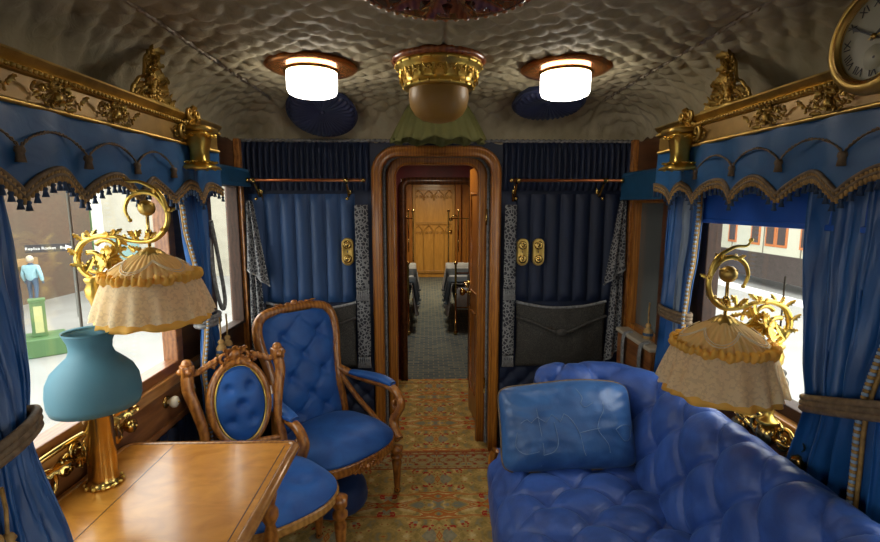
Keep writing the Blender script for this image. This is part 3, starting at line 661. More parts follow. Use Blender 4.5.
    mb.box(*sorted((s * D, s * (D + .10))), yc - .055, yc + .055, .052, .070); mb.obj('capital_mount', GOLD_OLD, t)
    return t
cornice('left', 'gilded cornice with pierced crest above the large left window'); cornice('right', 'gilded cornice with pierced crest below the clock above right window')

def valance(side, label, ph):
    s = 1 if side == 'left' else -1; xw = XL if side == 'left' else XR; X0 = .158; y0, y1 = .35, 2.25; per = .226; ztop, zlo = 1.82, 1.606
    t = thing('pelmet_valance', label, 'valance', (xw, 0, 0), 0, 'scalloped blue valances'); n = 340
    yy = np.linspace(y0, y1, n); ph0 = (yy - ph) / per
    arc = np.abs(np.sin(PI * ph0)); zb = zlo - .016 + .060 * arc ** .9
    fold = .006 * np.sin(yy * 31) + .010 * np.exp(-((yy - 1.99) / .025) ** 2)
    V = np.linspace(0, 1, 16)
    P = np.stack([np.repeat((s * (X0 + .0 + fold))[:, None], 16, 1) + s * .010 * (1 - V)[None] * np.sin(yy * 17)[:, None], np.repeat(yy[:, None], 16, 1), zb[:, None] + (ztop - zb)[:, None] * V[None]], -1)
    # return to the wall at the far end
    R = np.stack([np.repeat((s * np.linspace(X0, 0.02, 8))[:, None], 16, 1), np.full((8, 16), y1), np.repeat((zlo + .02 + (ztop - zlo - .02) * V)[None], 8, 0)], -1)
    MB().grid(np.concatenate([P, R]), flip=(s > 0)).obj('fabric', VAL, t, solid=.006)
    base = np.stack([s * (X0 + fold + .010 * np.sin(yy * 17)), yy, zb], -1)
    up = np.stack([0 * yy + s * .008, 0 * yy, 0 * yy], -1)
    mb = MB().tube(base + up + [0, 0, .020], .0065, 6); mb.tube(base + up + [0, 0, .004], .0055, 6); mb.obj('braid', TANB, t)
    mb = MB(); st = 5
    for i in range(0, n, 2):
        b = base[i] + up[i]; mb.lathe([(.003, .024), (.0056, .014), (.003, .006), (.006, -.004), (.0035, -.014), (.0, -.015)], b, 6)
    mb.obj('gold_fringe', TAN, t)
    mb = MB()
    for i in range(2, n, 4):
        b = base[i] + up[i]; mb.lathe([(.001, -.008), (.0070, -.016), (.0045, -.021), (.0085, -.036), (0, -.036)], b, 6)
    mb.obj('blue_fringe', BLUETH, t)
    # corded swags and rosettes
    k0 = int((y0 - ph) / per) ; mb = MB()
    for k in range(k0, int((y1 - ph) / per) + 1):
        ya, yb = ph + k * per, ph + (k + 1) * per
        tt = np.linspace(0, 1, 24); y = ya + (yb - ya) * tt
        if yb > 2.0 or ya < y0: continue
        z = 1.706 + .052 * np.sin(PI * tt) ** .7
        for w_ in (0, PI): mb.tube(np.stack([s * (X0 + .012 + .003 * np.cos(y * 260 + w_)), y, z + .003 * np.sin(y * 260 + w_)], -1), .0022, 5)
    mb.obj('swag_cord', TANB, t)
    for k in range(k0, int((y1 - ph) / per) + 1):
        y = ph + k * per
        if y > 1.98 or y < y0: continue
        mb = MB().lathe([(0, .012), (.009, .010), (.011, 0), (.008, -.006), (.011, -.026), (0, -.026)], (s * (X0 + .012), y, 1.702), 10, lob=5, lamp=.15); mb.obj('rosette', TANB, t)
valance('left', 'scalloped blue silk valance with gold fringe over large left window', 1.385)
valance('right', 'scalloped blue silk valance with gold fringe over large right window', 1.455)

# ------------------------------------------------------------------ curtains
def tassel(mb, c, s=1.0):
    mb.lathe([(0, 0), (.008, -.004), (.012, -.014), (.007, -.024), (.013, -.03), (.018, -.042), (.020, -.075), (.015, -.078), (0, -.078)], c, 12, lob=12, lamp=.06, sx=s, sy=s)
def curtain(name, label, ax, keys, folds, depth, tie=None, fringe=None, mats=(CURT, LINING), seed=0, lining=None):
    """keys: (z, y_start, y_end, x) from top to bottom; the cloth runs along y between the two ends"""
    t = thing(name, label, 'curtain', (0, 0, 0), 0, 'blue silk window curtains'); keys = sorted(keys); zz = np.array([k[0] for k in keys])
    nz = 70; nu = folds * 14 + 1; z = np.linspace(zz[0], zz[-1], nz)
    ya = np.interp(z, zz, [k[1] for k in keys]); yb = np.interp(z, zz, [k[2] for k in keys]); xx = np.interp(z, zz, [k[3] for k in keys])
    ker = np.array([1, 2, 3, 2, 1]) / 9.
    for _ in range(2):
        for a in (ya, yb, xx): a[2:-2] = np.convolve(a, ker, 'valid')
    u = np.linspace(0, 1, nu); U, Zg = np.meshgrid(u, z, indexing='ij')
    Ya, Yb, Xg = ya[None], yb[None], xx[None]; wdt = np.abs(yb - ya)[None]
    ph = U * folds * 2 * PI + .8 * np.sin(U * 9 + seed) + .5 * np.sin(Zg * 5 + seed)
    dep = depth * (.35 + .65 * np.clip(wdt / np.abs(yb - ya).max(), 0, 1))
    P = np.stack([Xg + dep * (np.sin(ph) * (.7 + .3 * np.sin(U * 17 + seed)) + .28 * np.sin(ph * 2.3 + Zg * 3) + .12 * np.sin(ph * 5.1)), Ya + (Yb - Ya) * U + .006 * np.sin(ph * 2), Zg], -1)
    P[..., 0] += .004 * vnoise(U * 6, Zg * 5, 3, seed)
    MB().grid(P).obj('cloth', mats[0], t, solid=.004)
    if lining: # strip of turned-back lining at the window-side edge
        a, b, e = lining; i0, i1 = int(a * (nu - 1)), int(b * (nu - 1)) + 1; Q = P[i0:i1].copy(); Q[..., 0] += e; MB().grid(Q).obj('turned_back_lining', mats[1], t, solid=.003, label='grey-blue lining side of the silk')
    if fringe is not None:
        i, e = fringe; E_ = P[i] + [e, 0, 0]; mb = MB(); mb2 = MB(); mb.tube(E_, .006, 6)
        for j in range(0, nz * 2 - 2):
            p = E_[j // 2] if j % 2 == 0 else (E_[j // 2] + E_[min(j // 2 + 1, nz - 1)]) / 2
            (mb if j % 2 else mb2).ball(p + [e, -.006 if i == 0 else .006, 0], (.008, .010, .006), 6)
        mb.obj('fringe', TAN, t); mb2.obj('fringe_beads', plain('pale_blue_beads', (.25, .35, .5), .5), t)
    if tie:
        zt, ext, sd, tm = tie; y_a, y_b, x_ = np.interp(zt, z, ya), np.interp(zt, z, yb), np.interp(zt, z, xx); yc = (y_a + y_b) / 2; w = abs(y_b - y_a) / 2 + .008
        a = np.linspace(0, 2 * PI, 40, endpoint=False); mb = MB()
        pts = np.stack([x_ + (depth + .016) * np.cos(a), yc + w * np.sin(a), zt + ext * np.sin(a)], -1)
        for dz in (-.016, 0, .016): mb.tube(pts + [0, 0, dz], .011, 7, closed=True)
        mb.obj('tieback', tm, t, label='braided grey-brown tieback')
        for k, (dy, dz) in enumerate(sd):
            m2 = MB(); c = np.array((x_ + (depth + .05) * ax, yc + dy, zt + dz)); m2.tube(np.array([c + [0, 0, .10], c + [0, .004, .05], c]), .004, 6); tassel(m2, c, 1.15)
            m2.obj('tassel', TAN, t, label='blue and gold tassel')
            m3 = MB(); m3.lathe([(.021, -.046), (.0245, -.052), (.0245, -.060), (.021, -.066)], c, 12); m3.obj('tassel_band', BLUETH, t)
    return t
XI = XL + .095
curtain('window_curtain', 'blue silk curtain tied back at the near end of the left window', 1,
        [(1.80, .55, 1.19, XI), (1.45, .60, 1.20, XI + .01), (1.15, .82, 1.15, XI + .05), (1.06, .88, 1.10, XI + .07), (.98, .84, 1.09, XI + .09), (.80, .70, 1.075, XI + .17), (.60, .60, 1.07, XI + .19), (.35, .56, 1.06, XI + .19)], 7, .028,
        tie=(1.06, .02, [(-.10, -.10), (-.06, -.15), (-.13, -.18)], TANB), fringe=None, seed=1)
curtain('window_curtain', 'blue silk curtain with tassels at the far end of the left window', 1,
        [(1.80, 1.94, 2.25, XI), (1.45, 1.98, 2.27, XI), (1.22, 2.06, 2.24, XI + .005), (1.08, 2.10, 2.22, XI + .01), (.85, 2.04, 2.36, XI + .01), (.55, 2.02, 2.44, XI + .02)], 4, .024,
        tie=(1.06, .0, [(-.05, -.08), (.02, -.08)], GREYTH), fringe=(0, .012), seed=2, lining=(.0, .22, .008))
XJ = XR - .085
curtain('window_curtain', 'blue silk curtain tied back at the near end of the right window', -1,
        [(1.80, .82, 1.39, XJ), (1.45, .84, 1.40, XJ), (1.10, .98, 1.34, XJ - .02), (1.02, 1.0, 1.32, XJ - .02), (.82, .98, 1.37, XJ - .01), (.5, .95, 1.41, XJ)], 6, .034,
        tie=(1.055, -.06, [], TANB), fringe=(34, -.012), seed=3)
curtain('window_curtain', 'blue silk curtain tied back at the far end of the right window', -1,
        [(1.80, 1.98, 2.25, XJ), (1.45, 1.99, 2.26, XJ), (1.12, 2.03, 2.25, XJ - .01), (1.05, 2.03, 2.25, XJ - .01), (.9, 2.0, 2.28, XJ), (.5, 1.98, 2.30, XJ)], 4, .020,
        tie=(1.08, .0, [(.10, -.07)], TANB), fringe=(0, -.012), seed=4, lining=(.30, .48, -.008))
# dangling loop of cord by the far left window
t = MB().tube(smooth_path([(XL + .06, 2.33, 1.42), (XL + .065, 2.35, 1.2), (XL + .07, 2.40, 1.06), (XL + .07, 2.44, 1.10), (XL + .06, 2.42, 1.3), (XL + .06, 2.36, 1.5)], 40), .010, 8).obj('cord_loop', GREYTH)
tag(t, 'grey tie cord hanging in a loop beside the far left window', 'cord')
t = MB(); t.tube([(XR - .08, 1.50, 1.35), (XR - .08, 1.50, 1.2), (XR - .08, 1.50, 1.05)], .003, 6)
for y in (1.47, 1.50, 1.53): tassel(t, (XR - .08 - .01 * (y > 1.48), y, 1.05), 1.0)
tag(t.obj('cord_tassels', plain('dark_tassel', (.06, .055, .05), .7, var=.4, vs=60)), 'dark tassels on a cord against the right window', 'tassel')

# ------------------------------------------------------------------ clock
ck = thing('wall_clock', 'round gilt-cased clock with roman dial above the right cornice', 'clock', (1.035, 1.135, 1.96), 0)
Rx = Matrix.Rotation(-PI / 2, 4, 'Y')
R_ = .100
MB().lathe([(0, .03), (R_ + .012, .03), (R_ + .026, .012), (R_ + .028, .0), (R_ + .024, -.016), (R_ + .008, -.026), (R_ - .004, -.02), (R_ - .006, -.006)][::1], (0, 0, 0), 56, Matrix.Rotation(PI / 2, 4, 'Y')).obj('case', GOLD_OLD, ck)
MB().lathe([(R_ - .006, 0), (R_ + .003, .006), (R_ + .004, .012), (R_ - .004, .014)], (-.012, 0, 0), 56, Rx).obj('bezel', BRASS, ck)
MB().lathe([(0, 0), (R_ * .5, 0), (R_ - .004, 0)], (-.008, 0, 0), 56, Rx).obj('dial', plain('dial_enamel', (.34, .33, .24), .45, var=.08), ck)
ROM = ['XII', 'I', 'II', 'III', 'IIII', 'V', 'VI', 'VII', 'VIII', 'IX', 'X', 'XI']
INK = plain('dial_ink', (.015, .015, .02), .5)
def text(name, s, size, m, parent, loc, rot, ext=.0004):
    c = bpy.data.curves.new(name, 'FONT'); c.body = s; c.size = size; c.align_x = 'CENTER'; c.align_y = 'CENTER'; c.extrude = ext; c.materials.append(m)
    tmp = bpy.data.objects.new(name, c); COL.objects.link(tmp); bpy.context.view_layer.update(); me = bpy.data.meshes.new_from_object(tmp.evaluated_get(bpy.context.evaluated_depsgraph_get())); bpy.data.objects.remove(tmp)
    o = bpy.data.objects.new(name, me); COL.objects.link(o); o.parent = parent; o.location = loc; o.rotation_euler = rot; return o
for k, r in enumerate(ROM):
    a = k * PI / 6; rr = R_ * .76
    # dial faces -x: its right-hand side is towards -y
    Mx = Matrix(((0, 0, -1), (-1, 0, 0), (0, 1, 0))) @ Matrix.Rotation(-a, 3, 'Z')
    e = Mx.to_euler(); o = text('numeral', r, .026, INK, ck, (-.0092, -rr * math.sin(a), rr * math.cos(a)), e)
def hand(name, a, L, w, m=INK):
    P = [(-.2 * L, 0), (-.15 * L, w), (.55 * L, w * .7), (.7 * L, w * 1.9), (.8 * L, w * .6), (L, 0), (.8 * L, -w * .6), (.7 * L, -w * 1.9), (.55 * L, -w * .7), (-.15 * L, -w)]
    d = (-math.sin(a), math.cos(a)); n = (d[1], -d[0]); V = []
    for x in (-.013, -.015): V += [(x, l * d[0] + q * n[0], l * d[1] + q * n[1]) for l, q in P]
    k = len(P); MB().add(V, [tuple(range(k)), tuple(range(2 * k - 1, k - 1, -1))] + [(i, (i + 1) % k, k + (i + 1) % k, k + i) for i in range(k)]).obj(name, m, ck, smooth=False)
hand('hour_hand', math.radians(52), .060, .0035); hand('minute_hand', math.radians(300), .088, .0022); hand('second_hand', math.radians(78), .085, .0012, GOLD)
MB().ball((-.015, 0, 0), .007).obj('hand_boss', BRASS, ck); MB().ball((-.009, .0, -.045), (.002, .006, .006)).obj('winding_hole', INK, ck)
MB().lathe([(0, 0), (.028, 0), (.028, .002), (0, .002)], (-.0085, 0, -.045), 24, Rx).obj('small_dial', plain('pale_enamel', (.46, .45, .33), .5), ck)
box(.0, .14, -.03, .03, -.12, .05).obj('mount', WOOD_D, ck, smooth=False)

# ------------------------------------------------------------------ ceiling fittings
zc = 2.150
t = thing('ceiling_lamp', 'lit ceiling lamp with clear drum glass and copper rim on the left', 'lamp', (-.475, 2.08, zc), 0, 'lit drum glass ceiling lamps')
RIM = plain('copper_lamp_rim', (.62, .22, .05), .22, .9, var=.2)
MB().lathe([(0, 0), (.17, .0), (.185, -.008), (.187, -.016), (.175, -.024), (.15, -.026), (.125, -.028), (.108, -.030), (.0, -.030)], (0, 0, 0), 48).obj('rim', RIM, t, angle=50)
MB().lathe([(.100, -.027), (.102, -.05), (.101, -.104), (.095, -.120), (.078, -.128), (0, -.130)], (0, 0, 0), 48, lob=24, lamp=.008).obj('glass', GLOW, t)
MB().lathe([(.102, -.028), (.110, -.029), (.110, -.036), (.103, -.037)], (0, 0, 0), 48).obj('collar', BRASS, t)
dup(t, (.575, 2.08, zc), 0, 'lit ceiling lamp with clear drum glass and copper rim on the right')

# bowl lamp
t = thing('bowl_lamp', 'unlit amber bowl lamp in a pierced gilt crown on the ceiling', 'lamp', (.045, 2.02, zc + .01)); t.scale = (1, 1, .95)
MB().lathe([(0, 0), (.17, 0), (.188, -.010), (.190, -.022), (.178, -.030), (.165, -.034), (0, -.034)], (0, 0, 0), 48).obj('ceiling_plate', wood('red_wood', (.20, .05, .015), (.36, .11, .03), (3, 3, 3), .25, .5), t)
MB().lathe([(.168, -.030), (.176, -.036), (.172, -.046), (.160, -.052), (.150, -.075), (.142, -.098), (.134, -.112), (.142, -.120), (.138, -.130), (.12, -.134)], (0, 0, 0), 60).obj('crown', GOLD, t)
mb = MB()
for k in range(22):
    a = 2 * PI * k / 22; ca, sa = math.cos(a), math.sin(a)
    mb.leaf((.158 * ca, .158 * sa, -.060), (-.25 * ca, -.25 * sa, -1), (ca, sa, 0), .055, .013, .5); mb.ball((.172 * ca, .172 * sa, -.042), .008, 6)
    a += PI / 22; ca, sa = math.cos(a), math.sin(a); mb.spiral((.158 * ca, .158 * sa, -.078), (-sa, ca, 0), (-.3 * ca, -.3 * sa, 1), .014, .004, 0, 5, .0035, .002, 12, 5); mb.ball((.142 * ca, .142 * sa, -.122), .006, 6)
mb.obj('crown_relief', GOLD, t)
BOWL = plain('smoked_amber_glass', (.30, .165, .03), .5, .0, coat=.1)
MB().lathe([(.120, -.128), (.121, -.165), (.116, -.200), (.098, -.232), (.068, -.254), (.030, -.264), (0, -.266)], (0, 0, 0), 40).obj('bowl', BOWL, t)
# gauze shade hanging over the doorway
t = thing('gauze_shade', 'ruffled olive gauze shade hanging behind the amber bowl lamp', 'lampshade', (.055, 2.60, 1.955))
nt_ = 120; a = np.linspace(0, 2 * PI, nt_, endpoint=False); V = np.linspace(0, 1, 14); A, Vg = np.meshgrid(a, V, indexing='ij')
R = .15 + .095 * Vg ** .8; R = R * (1 + .05 * Vg * np.sin(A * 26) + .03 * Vg * np.sin(A * 7)); Zg = .14 - .19 * Vg + .010 * Vg * np.sin(A * 11 + 1)
MB().grid(np.stack([R * np.cos(A), R * np.sin(A) * .6, Zg], -1), cu=True).obj('gauze', GAUZE, t, solid=.002)
MB().lathe([(0, .20), (.02, .20), (.02, .15), (.15, .145), (.152, .13), (0, .13)], (0, 0, 0), 30, sy=.6).obj('carrier', BRASS, t)
# ventilator rose
t = thing('ventilator_rose', 'carved dark red wooden ventilator rose on the ceiling at the top', 'vent', (.055, 1.30, zc + .01))
MB().lathe([(0, 0), (.225, 0), (.243, -.012), (.245, -.024), (.230, -.034), (.212, -.036), (.20, -.03), (.17, -.028), (.12, -.028), (0, -.028)], (0, 0, 0), 64).obj('disc', wood('mahogany', (.07, .015, .006), (.17, .045, .016), (3, 3, 3), .2, .7), t)
mb = MB()
for k in range(48):
    a = 2 * PI * k / 48; mb.ball((.236 * math.cos(a), .236 * math.sin(a), -.030), (.010, .010, .007), 6)
mb.obj('bead_edge', WOOD, t)
for k in range(10):
    a = 2 * PI * k / 10; ca, sa = math.cos(a), math.sin(a); mb = MB()
    mb.leaf((.05 * ca, .05 * sa, -.03), (ca, sa, -.06), (0, 0, -1), .15, .036, .12); mb.spiral((.165 * math.cos(a + .31), .165 * math.sin(a + .31), -.034), (ca, sa, 0), (-sa, ca, 0), .032, .006, 0, 6.5, .006, .004, 22); mb.obj('carved_leaf', wood('mahogany_relief', (.12, .03, .01), (.26, .075, .025), (3, 3, 3), .2, .7) if k == 0 else bpy.data.materials['mahogany_relief'], t)
MB().lathe([(.05, -.028), (.052, -.045), (.03, -.055), (0, -.06)], (0, 0, 0), 24, lob=8, lamp=.1).obj('boss', WOOD, t)
# navy pleated covers near the lamps
NV = plain('navy_pleated_cloth', (.006, .010, .045), .6, var=.3, sheen=.3)
def cover(loc, tilt, label):
    t = thing('lamp_cover', label, 'cover', loc, 0, 'navy pleated covers on the ceiling'); t.rotation_euler = (tilt, 0, 0)
    pr = [(0, -.010), (.03, -.022), (.07, -.034), (.12, -.044), (.155, -.046), (.172, -.036), (.18, -.018), (.178, .0), (.16, .02), (0, .03)]
    n = 144; a = np.linspace(0, 2 * PI, n, endpoint=False); p = np.array(pr)
    R = p[None, :, 0] * (1 + 0 * a[:, None]); Z = p[None, :, 1] + .006 * np.sin(a * 36)[:, None] * np.clip(p[None, :, 0] / .17, 0, 1) * (p[None, :, 1] < 0)
    MB().grid(np.stack([R * np.cos(a)[:, None], R * np.sin(a)[:, None], Z], -1), cu=True).obj('pleated_cloth', NV, t)
    MB().tube(np.stack([.18 * np.cos(a), .18 * np.sin(a), -.02 + 0 * a], -1)[::3], .009, 8, closed=True).obj('rim_roll', NV, t)
    MB().ball((0, 0, -.016), .016).obj('button', NV, t)
cover((-.565, 2.69, 2.080), math.radians(-32), 'navy pleated round cover on the ceiling behind the left lamp')
cover((.625, 2.57, 2.115), math.radians(-12), 'navy pleated round cover on the ceiling behind the right lamp')

# ------------------------------------------------------------------ writing table
t = thing('writing_table', 'polished honey walnut table with moulded edge below the left window', 'table', (-.78, 1.36, 0))
def rrect(x0, x1, y0, y1, r, n=7):
    P = []
    for cx, cy, a0 in ((x1 - r, y1 - r, 0), (x0 + r, y1 - r, PI / 2), (x0 + r, y0 + r, PI), (x1 - r, y0 + r, 1.5 * PI)):
        for a in np.linspace(a0, a0 + PI / 2, n): P.append((cx + r * math.cos(a), cy + r * math.sin(a)))
    return np.array(P)
x0, x1, y0, y1 = XL + .04 + .78, .305, -.265, .275
P = rrect(x0, x1, y0, y1, .03); mb = MB(); k = len(P)
mb.add(np.c_[P * 1, np.full(k, .736)], [tuple(range(k))]); mb.add(np.c_[P, np.full(k, .716)], [tuple(range(k))[::-1]]); mb.obj('table_top', WOOD_T, t, smooth=False)
prof = [(-.012, -.026), (-.012, .0005), (-.004, .003), (.004, .000), (.012, -.001), (.018, -.008), (.016, -.018), (.008, -.026)]
mb = MB().sweep(np.c_[P, np.full(k, .737)], [(a, b) for a, b in prof], (0, 0, 1), closed=True); mb.obj('edge_moulding', wood('edge_walnut', (.28, .115, .028), (.44, .20, .055), (3, 3, 3), .22, .6), t)
for (a, b, c, e) in ((x0 + .17, x0 + .1725, y0 + .02, y1 - .015), (x1 - .034, x1 - .031, y0 + .02, y1 - .03)): box(a, b, c, e, .735, .7366).obj('inlay_line', WOOD_D, t, smooth=False)
box(x0 + .05, x1 - .05, y0 + .05, y1 - .05, .64, .716).obj('apron', WOOD_P, t, smooth=False, bevel=.004)
for lx, ly in ((x0 + .09, y0 + .08), (x1 - .08, y0 + .08), (x0 + .09, y1 - .08), (x1 - .08, y1 - .08)):
    MB().lathe([(0, 0), (.014, 0), (.02, .03), (.013, .05), (.018, .2), (.026, .42), (.016, .47), (.03, .50), (.03, .52), (.018, .54), (.028, .58), (.028, .65), (0, .65)], (lx, ly, 0), 18).obj('leg', WOOD, t)

# blue-shaded table lamp
t = thing('table_lamp', 'blue opal glass table lamp on a brass column', 'lamp', (-.988, 1.385, .7375), 0); t.scale = (.97, .97, 1.03)
MB().lathe([(0, 0), (.050, 0), (.051, .006), (.044, .012), (.041, .02), (.040, .03), (.0395, .235), (.041, .24), (.038, .255), (.0, .26)], (0, 0, 0), 28).obj('column', BRASS, t)
mb = MB()
for k in range(12): a = 2 * PI * k / 12; mb.ball((.051 * math.cos(a), .051 * math.sin(a), .006), .006, 6)
mb.obj('base_beads', GOLD, t)
MB().lathe([(.066, .456), (.070, .462), (.064, .452), (.055, .432), (.053, .410), (.060, .392), (.082, .372), (.104, .350), (.117, .322), (.121, .290), (.120, .262), (.114, .243)], (0, 0, 0), 48).obj('shade', OPAL_B, t, solid=.004)
MB().lathe([(0, .25), (.02, .25), (.024, .265), (.014, .28), (.014, .33), (.01, .38), (0, .38)], (0, 0, 0), 16).obj('burner', BRASS, t)

# ------------------------------------------------------------------ gilt bracket lamps with lace shades
def bracket_lamp(loc, s, S, label, ext=0.0, az=0.0):
    """s: +1 arm reaches towards +x.  S: scale.  ext: extra stem"""
    t = thing('bracket_lamp', label, 'lamp', loc, 0 if s > 0 else PI, 'gilt bracket lamps with lace shades')
    t.rotation_euler[2] += az
    X = lambda x, z, y=0: (x * S, y * S, z * S + ext)
    ax, az_ = (1, 0, 0), (0, 0, 1)
    mb = MB(); e = ext
    pr = [(0, -e / S), (.038, -e / S), (.036, -e / S + .012), (.020, -e / S + .02), (.016, -e / S + .04)] + [(.016, .06), (.024, .07), (.024, .085), (.015, .10), (.014, .17), (.020, .195), (.030, .215), (.032, .24), (.024, .262), (.030, .27), (.032, .282), (.020, .288), (0, .29)]
    mb.lathe([(r * S, z * S) for r, z in pr], (0, 0, e), 20, lob=8, lamp=.03); mb.obj('stem', GOLD, t)
    # arm: up from the vase, outward scroll, sweep to the ring
    mb = MB()
    arm = smooth_path([X(0, .28), X(-.035, .31), X(-.05, .36), X(-.025, .415), X(.03, .44), X(.09, .44), X(.14, .425), X(.19, .42), X(.235, .43), X(.275, .47), X(.285, .53), X(.25, .59), X(.20, .605), X(.155, .585), X(.135, .54), X(.15, .50)], 120)
    n = len(arm); r = np.interp(np.linspace(0, 1, n), [0, .15, .4, .55, .8, 1], [.010, .012, .008, .010, .009, .005]) * S
    mb.tube(arm, r, 9); mb.ball(X(.15, .50), .008 * S)
    mb.spiral(X(.005, .335), ax, az_, .048 * S, .012 * S, 2.0, -4.6, .009 * S, .006 * S, 40); mb.spiral(X(.06, .385), ax, az_, .045 * S, .010 * S, 2.6, -4.4, .008 * S, .005 * S, 34)
    tip = smooth_path([X(.285, .53), X(.262, .60), X(.20, .64), X(.15, .645), X(.135, .665)], 24); mb.tube(tip, np.linspace(.010, .003, len(tip)) * S, 7); mb.ball(X(.135, .665), .008 * S)
    mb.tube(smooth_path([X(.11, .42), X(.10, .385), X(.125, .36), X(.15, .37)], 18), np.linspace(.006, .003, 19)[:len(smooth_path([X(.11, .42), X(.10, .385), X(.125, .36), X(.15, .37)], 18))] * S, 6)
    mb.obj('scroll_arm', GOLD, t)
    rg = np.random.default_rng(5); LV = [(.02, .37, .9, -.5, .10), (.03, .36, .4, -1, .085), (.04, .385, 1, .1, .09), (.01, .36, -.2, -1, .07), (.05, .35, 1, -.8, .07), (-.045, .36, -.3, 1, .06), (0, .43, .3, 1, .05), (.05, .44, 1, .5, .05), (.16, .425, .2, 1, .055), (.17, .43, -.6, 1, .05), (.2, .43, .8, .7, .05), (.26, .45, .6, 1, .04), (.1, .435, .5, -1, .05), (-.03, .33, -1, .3, .045), (-.02, .42, -.6, 1, .05), (.08, .445, .9, .8, .045), (.13, .43, -.8, .5, .04), (.19, .60, -1, .6, .035), (.285, .53, .8, .6, .035), (.24, .595, .5, 1, .035), (.14, .40, 1, -.5, .05), (.06, .40, .3, -1, .08)]
    for (x, z, dx, dz, L) in LV:
        mb = MB()
        for y_ in (-1, 1): mb.leaf(X(x, z, y_ * .005), (dx, y_ * .35, dz), (0, y_, 0), L * S, L * .24 * S, .6, .0022, 4)
        mb.ball(X(x, z), .008 * S, 6); mb.obj('acanthus_leaf', GOLD, t)
    # flower cup with spindle inside the ring
    c = (.212, .53); mb = MB(); mb.tube([X(c[0], .55), X(c[0], .48), X(c[0], .385)], .006 * S, 8); mb.ball(X(c[0], .455), .013 * S); mb.ball(X(c[0], .43), .010 * S); mb.obj('spindle', BRASS, t)
    mb = MB(); mb.ball(X(c[0], .545), .030 * S, 14)
    for k in range(8): a = k * PI / 4; mb.leaf(X(c[0] + .005 * math.cos(a), .525, .005 * math.sin(a)), (math.cos(a), math.sin(a), 1.1), (-math.cos(a), -math.sin(a), .6), .05 * S, .012 * S, .5)
    mb.obj('flower_cup', GOLD_OLD, t)
    # shade
    C = X(c[0], 0); C = (C[0], C[1], e)
    mb = MB().lathe([(0, .398 * S), (.012 * S, .398 * S), (.030 * S, .388 * S), (.046 * S, .374 * S), (.048 * S, .366 * S)], C, 30, lob=10, lamp=.12); mb.obj('shade_cap', GOLD_OLD, t)
    na = 320; a = np.linspace(0, 2 * PI, na, endpoint=False)
    V = np.linspace(0, 1, 12); A, G = np.meshgrid(a, V, indexing='ij')
    R = (.040 + .118 * G ** 1.15) * (1 + .028 * np.sin(A * 36)); Zz = .376 - .088 * G + .012 * np.sin(PI * G)
    MB().grid(np.stack([C[0] + S * R * np.cos(A), C[1] + S * R * np.sin(A), C[2] + S * Zz], -1), cu=True).obj('pleated_crown', SILK_C, t, solid=.002)
    mb = MB()
    for k in range(5):
        a0, a1 = 2 * PI * k / 5 + .2, 2 * PI * (k + 1) / 5 + .2; tt = np.linspace(0, 1, 20)
        for dd in (0, .010):
            g = .38 + .40 * np.sin(PI * tt) + dd * 6; aa = a0 + (a1 - a0) * tt
            R1 = .040 + .118 * g ** 1.15 + .006; Z1 = .376 - .088 * g + .012 * np.sin(PI * g) + .004
            mb.tube(np.stack([C[0] + S * R1 * np.cos(aa), C[1] + S * R1 * np.sin(aa), C[2] + S * Z1], -1), .0018 * S, 5)
    mb.obj('corded_swags', plain('cream_cord', (.68, .56, .36), .6) if 'cream_cord' not in bpy.data.materials else bpy.data.materials['cream_cord'], t)
    V = np.linspace(0, 1, 7); A, G = np.meshgrid(a, V, indexing='ij')
    R = .158 + .010 * np.sin(A * 42 + 2 * G) * (1.2 - G) + .005 * np.sin(A * 13) + .010 * np.sin(PI * G); Zz = .304 - .034 * G + .005 * np.sin(A * 42 + 1.5) * (1 - G) + .004 * np.sin(A * 17)
    MB().grid(np.stack([C[0] + S * R * np.cos(A), C[1] + S * R * np.sin(A), C[2] + S * Zz], -1), cu=True).obj('ruffle', SILK_Y, t, solid=.003)
    V = np.linspace(0, 1, 14); A, G = np.meshgrid(a, V, indexing='ij')
    R = .150 + .040 * G ** .8 + .007 * G * np.sin(A * 15 + .5 * np.sin(A * 4)); Zz = .278 - .165 * G + .005 * np.sin(A * 8) * G
    MB().grid(np.stack([C[0] + S * R * np.cos(A), C[1] + S * R * np.sin(A), C[2] + S * Zz], -1), cu=True).obj('silk_liner', SILK_Y, t, solid=.002)
    R = .160 + .046 * G ** .8 + .010 * G * np.sin(A * 17 + .8 * np.sin(A * 3)); Zz = .280 - .142 * G + .006 * np.abs(np.sin(A * 14)) * G
    MB().grid(np.stack([C[0] + S * R * np.cos(A), C[1] + S * R * np.sin(A), C[2] + S * Zz], -1), cu=True).obj('lace_skirt', LACE_C, t)
    # wall fitting of scrolls and bosses at the foot
    mb = MB()
    for k in (-1, 1):
        mb.spiral((-.02, k * .05, -.03), (0, k, 0), (0, 0, 1), .045, .010, -2, 4.6, .010, .006, 30); mb.spiral((-.02, k * .13, -.015), (0, k, 0), (0, 0, 1), .035, .008, -2, 4.6, .009, .005, 26)
        mb.leaf((-.02, k * .02, -.01), (.3, k, .5), (1, 0, 0), .09, .022, .6); mb.leaf((-.02, k * .1, -.02), (.3, k, .2), (1, 0, 0), .08, .02, .6)
        mb.tube([(-.02, 0, -.06), (-.02, k * .1, -.055), (-.02, k * .19, -.02)], .008, 7)
    mb.ball((.0, 0, -.04), (.03, .035, .04), 12); mb.obj('foot_scrolls', BRASS, t)
    return t
bracket_lamp((XL + .060, 1.515, .865), 1, .83, 'gilt scroll lamp with lace shade before the left window', .25, math.radians(4))
bracket_lamp((XR - .110, 1.475, .866), -1, .88, 'gilt scroll lamp with lace shade leaning over the blue sofa', .018, math.radians(6))

